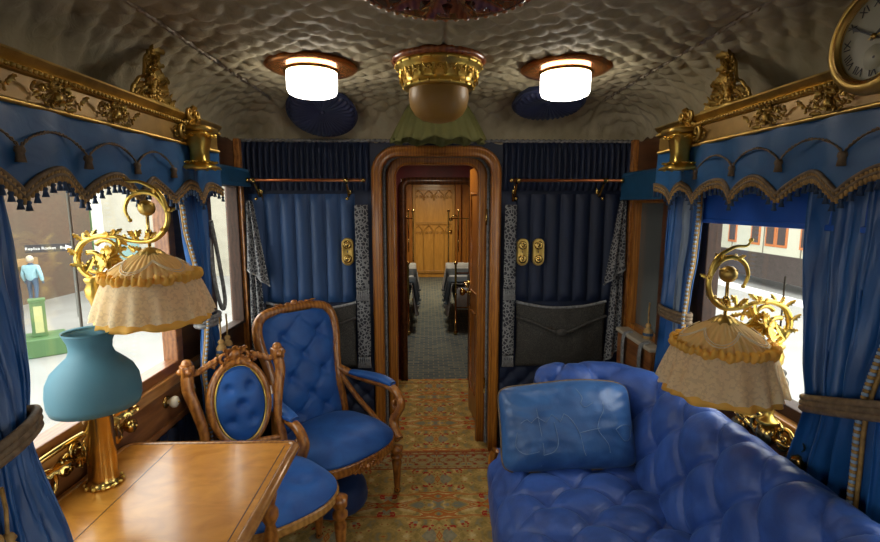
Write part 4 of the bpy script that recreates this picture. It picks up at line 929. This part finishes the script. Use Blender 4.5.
# knobs on the left panel
def knob(y, z, m, nm, label, grp):
    t = thing(nm, label, 'knob', (XL + .018, y, z), 0, grp); R = Matrix.Rotation(PI / 2, 4, 'Y')
    MB().lathe([(0, 0), (.026, 0), (.026, .004), (.014, .010), (0, .010)], (0, 0, 0), 20, R).obj('backplate', BRASS, t)
    MB().lathe([(.010, .008), (.010, .016), (.020, .022), (.025, .034), (.022, .046), (.008, .052), (0, .052)], (0, 0, 0), 20, R).obj('knob', m, t)
    MB().ball((.054, 0, 0), .005).obj('screw', BRASS, t)
knob(1.93, .765, PORC, 'porcelain_rosette', 'cream porcelain knob nearer the table on the left panel', 'porcelain knobs'); knob(2.07, .765, PORC, 'porcelain_rosette', 'cream porcelain knob nearer the side chair on the left panel', 'porcelain knobs')
knob(1.64, .80, BRASS, 'brass_rosette', 'polished brass knob on the left panel farther from the blue lamp', 'brass knobs'); knob(1.555, .80, BRASS, 'brass_rosette', 'polished brass knob on the left panel right beside blue lamp', 'brass knobs')
# brass candle bracket lying on the left sill near the camera
t = thing('brass_bracket', 'scrolled brass wall bracket on the left panel behind the table lamp', 'bracket', (XL + .03, 1.34, .80), 0)
mb = MB(); mb.tube(smooth_path([(0, -.12, .07), (.02, -.04, .085), (.03, .03, .09), (.03, .09, .085)], 20), .009, 8); mb.ball((.03, .09, .085), .016); mb.ball((.0, -.12, .07), .016); mb.obj('bar', BRASS, t)
for k in range(3):
    mb = MB(); mb.spiral((.015, -.08 + .09 * k, .01), (0, 1, 0), (0, 0, 1), .050, .010, -1.5 + k, 4.5 + k, .010, .006, 30); mb.leaf((.015, -.08 + .09 * k, .03), (.3, 1, .3), (1, 0, 0), .08, .022, .6); mb.obj('scroll', BRASS, t)
mb = MB()
for k in range(8): mb.ball((.02, .12, .06 - k * .017), (.014, .016, .010), 8)
mb.obj('hanging_bead_chain', GOLD, t)
# brass fittings under the right window
for yy, zz, lb in ((1.62, .80, 'round brass fitting on the right sill left of the lamp stem'), (1.36, .80, 'round brass fitting on the right sill near the tied curtain')):
    t = thing('brass_fitting', lb, 'fitting', (XR - .05, yy, zz - .01)); R = Matrix.Rotation(-PI / 2, 4, 'Y')
    MB().lathe([(0, 0), (.035, 0), (.035, .006), (.016, .012), (.014, .03), (.030, .036), (.036, .05), (.026, .068), (0, .072)], (0, 0, 0), 20, R, lob=8, lamp=.05).obj('boss', BRASS, t)
    mb = MB(); mb.leaf((-.02, 0, .02), (-.2, .3, 1), (-1, 0, 0), .05, .018, .6); mb.leaf((-.02, 0, -.02), (-.2, .3, -1), (-1, 0, 0), .05, .018, .6); mb.obj('leaf', BRASS, t)

# ------------------------------------------------------------------ turned furniture legs
def turned(h, r=.022): return [(0, 0), (r * .55, 0), (r * .7, h * .04), (r * .5, h * .07), (r * .6, h * .12), (r * .85, h * .5), (r * 1.05, h * .68), (r * .6, h * .72), (r * 1.25, h * .76), (r * 1.25, h * .80), (r * .7, h * .84), (r * 1.2, h * .88), (r * 1.3, h * .97), (0, h)]
def seat_outline(wf, wb, yf, yb, n=64, bow=.04, p=3.2):
    P = []
    for a in np.linspace(0, 2 * PI, n, endpoint=False):
        ca, sa = math.cos(a), math.sin(a); x = abs(ca) ** (2 / p) * np.sign(ca); y = abs(sa) ** (2 / p) * np.sign(sa)
        f = (y + 1) / 2; w = wb + (wf - wb) * f; P.append((x * w, (yb + yf) / 2 + y * (yf - yb) / 2 + bow * f * (1 - x * x)))
    return np.array(P)
def cushion(O, z0, h, buttons, nr=18, bulge=.02, dp=.02):
    c = O.mean(0); rr = np.linspace(0.0, 1, nr); G = []
    for r in rr:
        q = c + (O - c) * r; z = z0 + h * (1 - r ** 4 * .75); G.append(np.c_[q, np.full(len(q), z)])
    for k, (f, dz) in enumerate(((1.03, .15), (1.035, .02), (1.0, -.05))):
        q = c + (O - c) * f; G.append(np.c_[q, np.full(len(q), z0 + h * dz)])
    G = np.array(G).transpose(1, 0, 2)
    for bx, by in buttons:
        d2 = (G[..., 0] - bx) ** 2 + (G[..., 1] - by) ** 2; G[..., 2] -= dp * np.exp(-d2 / .0009) + dp * .4 * np.exp(-d2 / .006)
    return MB().grid(G, cu=True)

# ------------------------------------------------------------------ side chair
def wpath(pts, n=40): return smooth_path(pts, n)
fx, fy = .64, -.77
t = thing('side_chair', 'carved walnut side chair with oval buttoned blue back beside the table', 'chair', (-.665, 1.855, 0), math.atan2(fy, fx) - PI / 2); t.scale = (1.10, 1.10, 1)
O = seat_outline(.235, .19, .20, -.20, bow=.035)
cushion(O, .415, .065, [(-.09, .09), (.09, .09), (0, 0), (-.09, -.09), (.09, -.09), (0, .17)]).obj('seat', CHAIR, t, sub=1)
mb = MB().sweep(np.c_[O * 1.0, np.full(len(O), .40)], [(-.022, -.028), (-.022, .012), (.006, .014), (.014, .006), (.008, -.004), (.014, -.014), (.006, -.030)], (0, 0, 1), closed=True); mb.obj('seat_rail', wood('gilt_walnut', (.38, .17, .04), (.60, .31, .08), (3, 3, 3), .25, .5), t)
for sx in (-1, 1):
    MB().lathe(turned(.40, .023), (sx * .195, .19, 0), 18).obj('leg', WOOD, t)
    MB().tube(wpath([(sx * .17, -.26, 0), (sx * .165, -.21, .2), (sx * .17, -.185, .40)], 12), .017, 8).obj('leg', WOOD, t)
def rear(z): return -.20 - .10 * max(0, (z - .42)) / .5
for sx in (-1, 1):
    P = wpath([(sx * .150, rear(.40), .38), (sx * .155, rear(.5), .50), (sx * .145, rear(.6), .60), (sx * .165, rear(.72), .72), (sx * .182, rear(.8), .80), (sx * .178, rear(.86), .86)], 40)
    mb = MB().tube(P, np.interp(np.linspace(0, 1, len(P)), [0, .3, .7, 1], [.022, .018, .022, .024]), 8); mb.obj('back_post', WOOD, t)
    mb = MB().box(sx * .178 - .024, sx * .178 + .024, rear(.88) - .022, rear(.88) + .022, .855, .905); mb.ball((sx * .178, rear(.88), .91), .022, 8); mb.ball((sx * .203, rear(.88), .88), .014, 8); mb.ball((sx * .178, rear(.88) + .024, .88), .015, 8); mb.obj('finial', WOOD, t, bevel=.008)
    P = wpath([(sx * .178, rear(.875), .872), (sx * .145, rear(.87), .862), (sx * .12, rear(.885), .875), (sx * .07, rear(.90), .90)], 24); mb = MB().tube(P, .013, 8)
    for q in P[4::4]: mb.ball(q + [0, .004, .010], .008, 8)
    mb.obj('top_rail', WOOD, t)
    P = wpath([(sx * .155, rear(.5), .50), (sx * .12, rear(.5), .505), (sx * .06, rear(.5), .515), (0, rear(.5), .52)], 20); MB().tube(P, .013, 8).obj('lower_rail', WOOD, t)
a = np.linspace(0, 2 * PI, 60, endpoint=False); zc_ = .70
ov = np.stack([.112 * np.cos(a), [rear(zc_ + .175 * math.sin(q)) for q in a], zc_ + .178 * np.sin(a)], -1)
MB().tube(ov, .017, 10, closed=True).obj('oval_frame', WOOD, t)
ov2 = ov.copy(); ov2[:, 0] *= .88; ov2[:, 2] = zc_ + (ov2[:, 2] - zc_) * .92; ov2[:, 1] += .014; MB().tube(ov2, .004, 6, closed=True).obj('gilt_bead', GOLD, t)
rr = np.linspace(0, 1, 16); G = []
for r in rr: G.append(np.stack([.10 * r * np.cos(a), [rear(zc_ + .16 * r * math.sin(q)) + .010 + .030 * (1 - r ** 3) for q in a], zc_ + .165 * r * np.sin(a)], -1))
G = np.array(G).transpose(1, 0, 2)
for bx, bz in ((-.04, .77), (.045, .77), (0, .70), (-.04, .63), (.045, .63)):
    d2 = (G[..., 0] - bx) ** 2 + (G[..., 2] - bz) ** 2; G[..., 1] -= .016 * np.exp(-d2 / .0003) + .008 * np.exp(-d2 / .002)
MB().grid(G, cu=True).obj('back_pad', CHAIR, t)
MB().grid(np.array([np.stack([.10 * r * np.cos(a), [rear(zc_) - .012 for q in a], zc_ + .165 * r * np.sin(a)], -1) for r in (0.01, 1)]).transpose(1, 0, 2), cu=True, flip=True).obj('back_cloth', CHAIR, t)
mb = MB(); zt = .895; yr = rear(.9)
mb.ball((0, yr + .008, zt + .018), (.026, .018, .028), 12)
for s_ in (-1, 1):
    mb.spiral((s_ * .035, yr, zt + .008), (s_, 0, 0), (0, 0, 1), .026, .006, -1.5, 4.5, .009, .005, 22); mb.spiral((s_ * .075, yr, zt - .008), (s_, 0, 0), (0, 0, 1), .018, .005, -1.5, 4.5, .008, .005, 18)
    mb.leaf((s_ * .01, yr + .005, zt + .02), (s_ * .8, .1, .8), (0, 1, 0), .06, .018, .6); mb.leaf((s_ * .01, yr + .01, zt), (s_ * 1, .1, -.4), (0, 1, 0), .06, .018, .6)
mb.leaf((0, yr + .004, zt + .02), (0, .1, 1), (0, 1, 0), .055, .02, .7); mb.leaf((0, yr + .012, zt + .03), (0, .1, -1), (0, 1, 0), .06, .02, .5); mb.obj('carved_crest', WOOD, t)

# ------------------------------------------------------------------ armchair
th = math.radians(-44); f = np.array((math.cos(th), math.sin(th)))
t = thing('armchair', 'low walnut open armchair with reclined buttoned blue back near doorway', 'armchair', (-.505, 2.445, 0), th - PI / 2); t.scale = (1.07, 1.0, 1)
O = seat_outline(.275, .215, .235, -.22, bow=.03)
cushion(O, .325, .105, [], bulge=.03).obj('seat', CHAIR, t, sub=1)
mb = MB().sweep(np.c_[O, np.full(len(O), .305)], [(-.02, -.035), (-.02, .015), (.006, .018), (.014, .008), (.008, -.002), (.015, -.014), (.012, -.030), (.002, -.038)], (0, 0, 1), closed=True); mb.obj('seat_rail', WOOD, t)
mb = MB()
for s_ in (-1, 1):
    mb.spiral((s_ * .03, .283, .285), (s_, 0, 0), (0, 0, -1), .022, .006, -1.5, 4.5, .007, .004, 20); mb.leaf((s_ * .01, .28, .28), (s_, 0, .1), (0, 1, 0), .09, .018, .3)
mb.ball((0, .285, .28), (.018, .012, .020)); mb.obj('carved_apron', WOOD, t)
for sx in (-1, 1):
    MB().lathe(turned(.27, .026), (sx * .235, .215, 0), 18).obj('leg', WOOD, t); MB().tube([(sx * .235 - .012, .215, .014), (sx * .235, .215, .014), (sx * .235 + .012, .215, .014)], .014, 12).obj('caster', BRASS, t)
    MB().tube(wpath([(sx * .20, -.30, 0), (sx * .195, -.25, .14), (sx * .20, -.21, .29)], 12), .019, 8).obj('leg', WOOD, t)
def by(z): # side profile of the reclined back
    return float(np.interp(z, [.28, .40, .55, .75, .95, 1.02], [-.205, -.215, -.235, -.285, -.345, -.36]))
side = [(.205, .30), (.200, .42), (.188, .55), (.200, .70), (.222, .83), (.220, .92), (.185, .975), (.11, .995), (0, 1.0)]
pts = [(x, by(z), z) for x, z in side] + [(-x, by(z), z) for x, z in side[-2::-1]]
P = smooth_path(pts, 110); MB().tube(P, .026, 10).obj('back_frame', WOOD, t)
MB().tube(P + [0, .018, 0], .007, 6).obj('frame_bead', WOOD, t)
U, V = np.meshgrid(np.linspace(-1, 1, 56), np.linspace(0, 1, 64), indexing='ij')
zz = .34 + V * (.985 - .34); hw = np.interp(zz, [.30, .42, .55, .70, .83, .90, .94, .97, .985], [.19, .185, .172, .185, .207, .203, .190, .155, .10])
bz = np.interp(zz, [.28, .40, .55, .75, .95, 1.02], [-.205, -.215, -.235, -.285, -.345, -.36])
T_ = (1 - U ** 6) * .038; Pp = np.stack([U * hw, bz + .006 + T_, zz], -1)
for bx_, bz_ in ((-.10, .86), (.10, .86), (0, .75), (-.09, .64), (.09, .64), (0, .53), (-.08, .44), (.08, .44)):
    d2 = (Pp[..., 0] - bx_) ** 2 + (Pp[..., 2] - bz_) ** 2; Pp[..., 1] -= .020 * np.exp(-d2 / .0005) + .012 * np.exp(-d2 / .004)
    for sx_, sz_ in ((1, 1), (1, -1), (-1, 1), (-1, -1)):
        q = ((Pp[..., 0] - bx_) * sx_ + (Pp[..., 2] - bz_) * sz_); l = np.abs((Pp[..., 0] - bx_) * sx_ - (Pp[..., 2] - bz_) * sz_); Pp[..., 1] -= .005 * np.exp(-(l / .010) ** 2) * ((q > 0) & (q < .2))
MB().grid(Pp, flip=True).obj('back_pad', CHAIR, t)
Pb = Pp.copy(); Pb[..., 1] = bz - .012; MB().grid(Pb).obj('back_cloth', CHAIR, t)
mb = MB(); zt = 1.0; yr = by(1.0)
for s_ in (-1, 1):
    mb.spiral((s_ * .035, yr, zt + .014), (s_, 0, 0), (0, 0, 1), .022, .005, -1.5, 4.5, .008, .005, 20); mb.leaf((s_ * .02, yr, zt + .012), (s_, .1, .15), (0, 0, 1), .11, .018, .15)
mb.ball((0, yr, zt + .022), (.022, .018, .022)); mb.obj('carved_crest', WOOD, t)
for sx in (-1, 1):
    P = wpath([(sx * .195, by(.62), .62), (sx * .235, -.16, .585), (sx * .275, -.04, .565), (sx * .285, .08, .565), (sx * .285, .16, .545), (sx * .282, .20, .49), (sx * .278, .175, .43), (sx * .272, .145, .385), (sx * .265, .17, .335), (sx * .255, .215, .30)], 70)
    mb = MB().tube(P, .023, 9); mb.spiral((sx * .283, .150, .475), (0, 1, 0), (0, 0, 1), .045, .010, 1.2, -4.2, .012, .008, 26); mb.obj('arm', WOOD, t)
    P = wpath([(sx * .20, by(.66), .66), (sx * .205, by(.56) + .03, .56), (sx * .235, -.12, .45), (sx * .262, -.03, .37), (sx * .268, .03, .33)], 30); MB().tube(P, .015, 8).obj('side_sweep', WOOD, t)
    P = wpath([(sx * .225, -.17, .60), (sx * .27, -.06, .592), (sx * .285, .04, .592), (sx * .285, .13, .585)], 30); n = len(P); r = .034 * np.sin(np.clip(np.linspace(.08, .92, n) * PI, 0, PI)) ** .35
    MB().tube(P, r, 14, flat=.62, up=(1, 0, 0)).obj('arm_pad', CHAIR, t)

# footstool
t = thing('footstool', 'small round blue footstool tucked under the armchair', 'footstool', (-.49, 2.36, 0))
MB().lathe([(0, .165), (.06, .162), (.12, .150), (.150, .13), (.162, .10), (.158, .085), (.166, .07), (.162, .035), (.150, .02), (0, .02)], (0, 0, 0), 48, lob=16, lamp=.008).obj('cushion', plain('dark_blue_velvet', (.012, .038, .14), .6, var=.2, sheen=.3), t)
MB().ball((0, 0, .162), (.012, .012, .006)).obj('button', CHAIR, t)
for k in range(4): a_ = PI / 4 + k * PI / 2; MB().ball((.11 * math.cos(a_), .11 * math.sin(a_), .012), (.018, .018, .012)).obj('foot', WOOD, t)

# ------------------------------------------------------------------ sofa
sf = thing('sofa', 'deep buttoned royal blue sofa along the right wall', 'sofa', (0, 0, 0))
y0, y1 = -.25, 2.07
U, V = np.meshgrid(np.linspace(y0, y1, 420), np.linspace(0, 1, 130), indexing='ij')
prof = smooth_path([(.93, .43), (.75, .452), (.57, .458), (.41, .452), (.335, .435), (.297, .385), (.290, .32), (.297, .22), (.305, .10)], 90)
pl = np.concatenate([[0], np.cumsum(np.linalg.norm(np.diff(prof[:, :2], axis=0), axis=1))]); tl = V * pl[-1]
px = np.interp(tl, pl, prof[:, 0]); pz = np.interp(tl, pl, prof[:, 1])
bowf = .03 * np.sin(np.clip((y1 - U) / 1.6, 0, 1) * PI) * np.clip(V * 2 - .6, 0, 1)
P = np.stack([px - bowf, U, pz], -1); wgt = np.clip((.62 - tl) / .08, 0, 1); wgt2 = np.clip((tl - .62) / .05, 0, 1)
h = wgt * tuft(tl - .10 + .008 * vnoise(U, tl, 12, 3), U + .008 * vnoise(tl, U, 12, 4), .25, .22, .50, .32, .22) * .036 + .003 * vnoise(U, tl, 40, 6) + wgt2 * .018 * np.abs(np.sin(PI * U / .22)) ** .6
MB().grid(displace(P, h), flip=False).obj('seat', SOFA, sf)
box(.32, 1.10, y0, y1 + .2, .08, .36).obj('base', SOFA, sf, smooth=False)
# back and far arm in one sweep
ctr = [(.90, y) for y in np.linspace(y0, 1.93, 360)]; rc = .13
ctr += [(.90 - rc + rc * math.cos(q), 1.93 + rc * math.sin(q)) for q in np.linspace(0, PI / 2, 16)[1:]]
ctr += [(x, 1.93 + rc) for x in np.linspace(.90 - rc, .50, 50)[1:]]
ctr = np.array(ctr); T = np.gradient(ctr, axis=0); T /= np.linalg.norm(T, axis=1)[:, None]; Nn = np.c_[T[:, 1], -T[:, 0]]
sl = np.concatenate([[0], np.cumsum(np.linalg.norm(np.diff(ctr, axis=0), axis=1))])
pr = smooth_path([(-.03, .40), (.0, .50), (.025, .62), (.045, .71), (.075, .775), (.125, .808), (.180, .800), (.215, .75), (.222, .67), (.222, .40), (.222, .10)], 90)
pl = np.concatenate([[0], np.cumsum(np.linalg.norm(np.diff(pr, axis=0), axis=1))]); tv = np.linspace(0, pl[-1], 130); po = np.interp(tv, pl, pr[:, 0]); pz = np.interp(tv, pl, pr[:, 1])
arm = np.clip((sl - (sl[-1] - .45)) / .3, 0, 1); shr = 1 - .28 * arm   # the arm is slimmer than the back
S_, T2 = np.meshgrid(sl, tv, indexing='ij')
end = np.clip((sl[-1] - sl) / .07, 0, 1); end = np.sqrt(1 - (1 - end) ** 2)
off = (.09 + (po[None] - .09) * shr[:, None] * (.15 + .85 * end[:, None])); zz = pz[None] * np.ones_like(S_)
zz = np.where(zz > .70, .70 + (zz - .70) * (.6 + .4 * end[:, None]) - .0 * arm[:, None], zz)
P = np.stack([ctr[:, 0, None] + Nn[:, 0, None] * off, ctr[:, 1, None] + Nn[:, 1, None] * off, zz], -1)
inner = np.clip((.52 - T2) / .08, 0, 1) * np.clip(T2 / .05, 0, 1); fade = np.clip((sl[-1] - S_) / .1, 0, 1)
rolls = np.clip((T2 - .36) / .1, 0, 1) * np.clip((.62 - T2) / .1, 0, 1)
cell = .215
h = inner * tuft(S_ + .008 * vnoise(S_, T2, 12, 3), T2 - .06, cell, .30, .50, .32, .22) * .038 * fade + .003 * vnoise(S_, T2, 40, 6) + rolls * fade * np.clip((sl[-1] - S_) / .5, 0, 1) * .012 * np.abs(np.sin(PI * S_ / (cell / 1))) ** .5
MB().grid(displace(P, -h), flip=True).obj('back', SOFA, sf)
MB().tube(wpath([(.31, 2.10, .32), (.298, 2.11, .38), (.31, 2.10, .44)], 14), .020, 8).obj('gilded_end_moulding', WOOD_A, sf)
for (x, y) in ((.33, y0 + .1), (1.05, y0 + .1), (.33, 2.05), (1.05, 2.05)): MB().lathe([(0, 0), (.02, 0), (.026, .04), (.018, .05), (.03, .09), (0, .09)], (x, y, 0), 14).obj('leg', WOOD, sf)
# pillow
pw = thing('throw_pillow', 'shiny blue silk pillow with faint stitched outlines leaning on the sofa arm', 'pillow', (.600, 1.875, .462))
pw.rotation_euler = (math.radians(-24), math.radians(0), math.radians(3))
U, V = np.meshgrid(np.linspace(-1, 1, 70), np.linspace(-1, 1, 50), indexing='ij')
w, hh = .300, .185; e = (1 - U ** 4) * (1 - V ** 4); th_ = .100 * np.clip(e, 0, 1) ** .6
rnd = 1 - .10 * (U * V) ** 6
cx = U * w * (1 - .04 * (1 - V ** 2) * np.abs(U) ** 3) * rnd; cz = hh + V * hh * (1 - .03 * (1 - U ** 2) * np.abs(V) ** 3) * rnd + .010 * np.sin(U * 3 + 1) * np.clip(V, 0, 1)
wr = .004 * vnoise(U * 3, V * 3, 3, 11) * np.clip(e, 0, 1) + .004 * np.sin(np.arctan2(V, U) * 24) * np.clip(np.sqrt(U ** 2 + V ** 2) - .55, 0, 1) * np.clip(e * 2, 0, 1)
F_ = np.stack([cx, -th_ + wr, cz], -1); B_ = np.stack([cx, th_ * .8, cz], -1)
mb = MB().grid(F_); mb.grid(B_, flip=True); mb.obj('cover', PILLOW, pw)
edge = np.concatenate([F_[:, 0], F_[-1, 1:], F_[::-1, -1][1:], F_[0, ::-1][1:-1]]); MB().tube(edge, .005, 6, closed=True).obj('piping', TANB, pw)
ST = plain('pale_stitching', (.16, .25, .42), .5)
def onp(u, v):
    i = (u + 1) / 2 * 69; j = (v + 1) / 2 * 49; return F_[int(round(i)), int(round(j))] + np.array([0, -.0015, 0])
for line in ([(-.52, .9), (-.5, .4), (-.48, 0), (-.46, -.5), (-.48, -.85)], [(-.75, .1), (-.66, .2), (-.6, .1), (-.5, .22), (-.4, .12), (-.3, .28), (-.2, .12), (-.12, .28), (-.02, .1), (.06, -.2), (.1, -.5), (.14, -.65)],
             [(.4, .85), (.44, .4), (.36, .1), (.34, -.1), (.44, -.4), (.47, -.6)], [(.6, -.12), (.72, -.02), (.86, -.08), (.84, -.3), (.7, -.36), (.6, -.12)], [(.06, -.14), (.2, -.1), (.36, -.05)], [(.1, .8), (.16, .6), (.12, .45), (.2, .4), (.3, .45)], [(-.8, -.1), (-.84, -.4), (-.7, -.55), (-.5, -.5)], [(-.28, .1), (-.26, -.3), (-.3, -.5), (-.46, -.6)]):
    P = smooth_path([onp(u, v) for u, v in line], 30); MB().tube(P, .0013, 5).obj('stitching', ST, pw)

# ------------------------------------------------------------------ outside, left: museum hall
GZ = -1.77
HALL = plain('hall_floor', (.22, .22, .21), .6, var=.15, vs=.6)
box(-60, 60, -20, 60, GZ - .1, GZ).obj('ground', HALL, smooth=False, kind='structure')
BR = brick_mat()
o = box(-9, 9, -.2, .2, 0, 7.5).obj('wall_brick_hall', BR, smooth=False, kind='structure'); o.location = (-13.9, 11.2, GZ); o.rotation_euler = (0, 0, math.radians(88))
CREAMW = plain('cream_wall', (.34, .32, .26), .8, var=.1, vs=2)
o = box(-6, 6, -.2, .2, 0, 7.5).obj('wall_cream_hall', CREAMW, smooth=False, kind='structure'); o.location = (-9.5, 22.8, GZ)
t = thing('wall_shelf_rail', 'long tan timber rail along the brick wall outside left window', 'rail', (-13.4, 13.0, GZ + 1.45), math.radians(88))
box(-6, 3.5, -.06, .06, -.12, .12).obj('rail', plain('tan_timber', (.30, .19, .09), .6), t, smooth=False)
t = thing('direction_sign', 'black direction sign on a post with white lettering and arrow outside left window', 'sign', (-10.85, 14.0, GZ + 2.10), math.radians(38)); t.scale = (.75, 1, .75)
box(-.72, .72, -.02, .02, -.15, .15).obj('board', plain('sign_black', (.02, .02, .025), .5), t, smooth=False)
MB().tube([(.66, .04, -2.80), (.66, .04, -1), (.66, .04, .25)], .03, 10).obj('post', plain('grey_post', (.12, .12, .11), .5), t)
WH = plain('sign_white', (.75, .75, .72), .6)
text('lettering', 'Replica Rocket   Bar', .15, WH, t, (-.10, -.025, 0), (PI / 2, 0, 0), .002)
MB().add([(.48, -.026, .1), (.48, -.026, -.1), (.72, -.026, 0)], [(0, 1, 2)]).obj('arrow', WH, t, smooth=False)
GRN = plain('pale_green_paint', (.055, .125, .045), .5)
t = thing('display_pedestal', 'pale green display pedestal with yellow panel on a stepped green plinth', 'pedestal', (-8.75, 10.75, GZ), math.radians(40)); t.scale = (.75, .75, .92)
box(-.18, .18, -.18, .18, .45, 1.3).obj('column', GRN, t, smooth=False, bevel=.02); box(-.62, .62, -.55, .55, 0, .45).obj('plinth', GRN, t, smooth=False, bevel=.03); box(-.10, .10, -.195, -.18, .55, 1.2).obj('panel', plain('pale_yellow', (.34, .35, .16), .6), t, smooth=False); box(-.20, .20, -.20, .20, 1.3, 1.36).obj('cap', GRN, t, smooth=False)
t = thing('green_post', 'tall green signpost just beside the near left curtain', 'post', (-10.35, 12.0, GZ)); box(-.06, .06, -.1, .1, 0, 2.45).obj('shaft', GRN, t, smooth=False); box(-.09, .09, -.09, .09, 2.3, 2.52).obj('cap', plain('light_green', (.16, .30, .11), .5), t, smooth=False)
t = thing('teal_cabinet', 'tall pale teal cabinet standing outside behind the left gilt lamp', 'cabinet', (-13.0, 20.9, GZ), math.radians(30)); box(-.5, .5, -.25, .25, 0, 1.95).obj('body', plain('teal_paint', (.16, .27, .26), .6), t, smooth=False); box(-.42, .42, -.27, -.25, .2, 1.8).obj('door', plain('teal_paint_light', (.20, .33, .31), .6), t, smooth=False)
t = thing('white_column', 'slim white column with green edge outside left window', 'column', (-11.45, 17.0, GZ)); box(-.11, .11, -.12, .12, 0, 3.8).obj('shaft', plain('white_paint', (.6, .6, .55), .6), t, smooth=False); box(-.17, -.11, -.12, .12, 0, 3.8).obj('green_edge', GRN, t, smooth=False)
t = thing('steel_pole', 'thin grey steel pole standing close outside the left window', 'pole', (-1.52, 2.09, GZ)); MB().tube([(0, 0, 0), (0, 0, 2), (0, 0, 4.4)], .006, 10).obj('shaft', plain('grey_steel', (.18, .18, .16), .4, .6), t); MB().lathe([(0, 0), (.12, 0), (.12, .03), (.02, .05), (0, .05)], (0, 0, 0), 16).obj('foot', plain('grey_steel_foot', (.18, .18, .16), .4, .6), t)
# person in the pale blue jacket
pp = thing('person', 'person seen from behind in pale blue jacket and dark jeans walking away', 'person', (-12.75, 15.6, GZ), math.radians(10))
V_ = [(0, 0, .95), (0, 0, 1.12), (0, 0, 1.32), (0, 0, 1.42), (0, 0, 1.50), (-.10, 0, .90), (-.11, .04, .50), (-.11, -.02, .08), (-.11, .12, .04), (.10, 0, .90), (.11, -.06, .50), (.11, -.14, .10), (.11, -.02, .04),
      (-.19, 0, 1.36), (-.26, 0, 1.10), (-.25, .08, .88), (-.25, .11, .80), (.19, 0, 1.36), (.26, -.02, 1.10), (.27, .04, .88), (.27, .07, .80)]
Ed = [(0, 1), (1, 2), (2, 3), (3, 4), (0, 5), (5, 6), (6, 7), (7, 8), (0, 9), (9, 10), (10, 11), (11, 12), (2, 13), (13, 14), (14, 15), (15, 16), (2, 17), (17, 18), (18, 19), (19, 20)]
Rr = [.15, .14, .15, .07, .055, .095, .065, .045, .04, .095, .065, .045, .04, .065, .05, .038, .04, .065, .05, .038, .04]
me = bpy.data.meshes.new('body'); me.from_pydata(V_, Ed, []); o = bpy.data.objects.new('body', me); COL.objects.link(o); o.parent = pp
md = o.modifiers.new('skin', 'SKIN'); sv = me.skin_vertices[0].data if me.skin_vertices else None
if sv is None:
    bpy.context.view_layer.objects.active = o; o.select_set(True)
    me.attributes
if me.skin_vertices:
    for i, r in enumerate(Rr): me.skin_vertices[0].data[i].radius = (r, r * .8)
    me.skin_vertices[0].data[0].use_root = True
o.modifiers.new('sub', 'SUBSURF').levels = 1; me.materials.append(plain('blue_jeans', (.05, .09, .15), .8))
def skinned(name, V, E, R, m, par):
    me = bpy.data.meshes.new(name); me.from_pydata(V, E, []); o = bpy.data.objects.new(name, me); COL.objects.link(o); o.parent = par
    o.modifiers.new('skin', 'SKIN')
    for i, r in enumerate(R): me.skin_vertices[0].data[i].radius = (r, r * .8)
    me.skin_vertices[0].data[0].use_root = True; o.modifiers.new('sub', 'SUBSURF'); me.materials.append(m); return o
jk = [0, 1, 2, 3, 13, 14, 15, 17, 18, 19]; mp_ = {k: i for i, k in enumerate(jk)}
skinned('jacket', [V_[k] if k else (0, 0, .86) for k in jk], [(mp_[a], mp_[b]) for a, b in Ed if a in mp_ and b in mp_], [.19, .17, .17, .08, .085, .07, .055, .085, .07, .055], plain('pale_blue_jacket', (.25, .45, .52), .7, var=.15), pp)
MB().ball((0, 0, 1.58), (.085, .10, .12), 16).obj('head', plain('skin_tone', (.5, .33, .25), .6), pp)
MB().ball((0, -.015, 1.61), (.105, .11, .115), 16).obj('hair', plain('fair_hair', (.50, .44, .33), .7, var=.3, vs=20), pp)
for sx_, yy_ in ((-.11, .06), (.11, -.06)): MB().ball((sx_, yy_, .05), (.05, .13, .05), 10).obj('shoe', WH, pp)

# ------------------------------------------------------------------ outside, right: coach on the next track
box(12.2, 12.5, -10, 45, GZ, GZ + .16).obj('trim_12', plain('white_edge', (.75, .75, .75), .6), smooth=False, kind='structure')
t = thing('railway_coach', 'cream and dark brown railway coach with orange windows outside right window', 'coach', (13.6, 20, GZ))
box(0, 2.6, -22, 22, .35, 1.38).obj('lower_body', plain('umber_paint', (.045, .035, .032), .4, var=.2), t, smooth=False)
box(0.0, 2.6, -22, 22, 1.38, 3.1).obj('upper_body', plain('cream_paint', (.42, .42, .34), .4), t, smooth=False); box(-.04, 2.64, -22, 22, 3.1, 3.2).obj('gutter', BLACK, t, smooth=False)
WF = plain('orange_frame', (.40, .13, .04), .4); WG = plain('coach_glass', (.06, .05, .05), .1); BT = plain('brown_beading', (.14, .12, .09), .4)
for k in range(-5, 3):
    for yy in (23.1, 21.1, 19.6, 18.72, 18.10): 
        y = yy - 20 + k * 6.2
        if abs(y) > 21.5: continue
        fr = box(-.03, .02, y - .29, y + .29, 1.68, 2.72).obj('window_frame', WF, t, smooth=False, bevel=.01); box(-.04, -.03, y - .20, y + .20, 1.78, 2.62).obj('pane', WG, fr, smooth=False)
for k in range(18): box(-.02, 0, -20.9 + k * 2.0 - .02, -20.9 + k * 2.0 + .02, 1.38, 3.1).obj('beading', BT, t, smooth=False)
for k in range(10):
    for dy in (0, 2.0): MB().lathe([(0, -.07), (.45, -.07), (.45, .07), (0, .07)], (.3, -19 + k * 4.4 + dy * .4, .45), 20, Matrix.Rotation(PI / 2, 4, 'Y')).obj('wheel', BLACK, t) if k % 3 == 0 else None
o = box(-.3, .3, -4, 4, 0, 7).obj('wall_dark_hall', plain('dark_hall_wall', (.06, .06, .055), .8), smooth=False, kind='structure'); o.location = (9.5, 24, GZ); o.rotation_euler = (0, 0, math.radians(90))
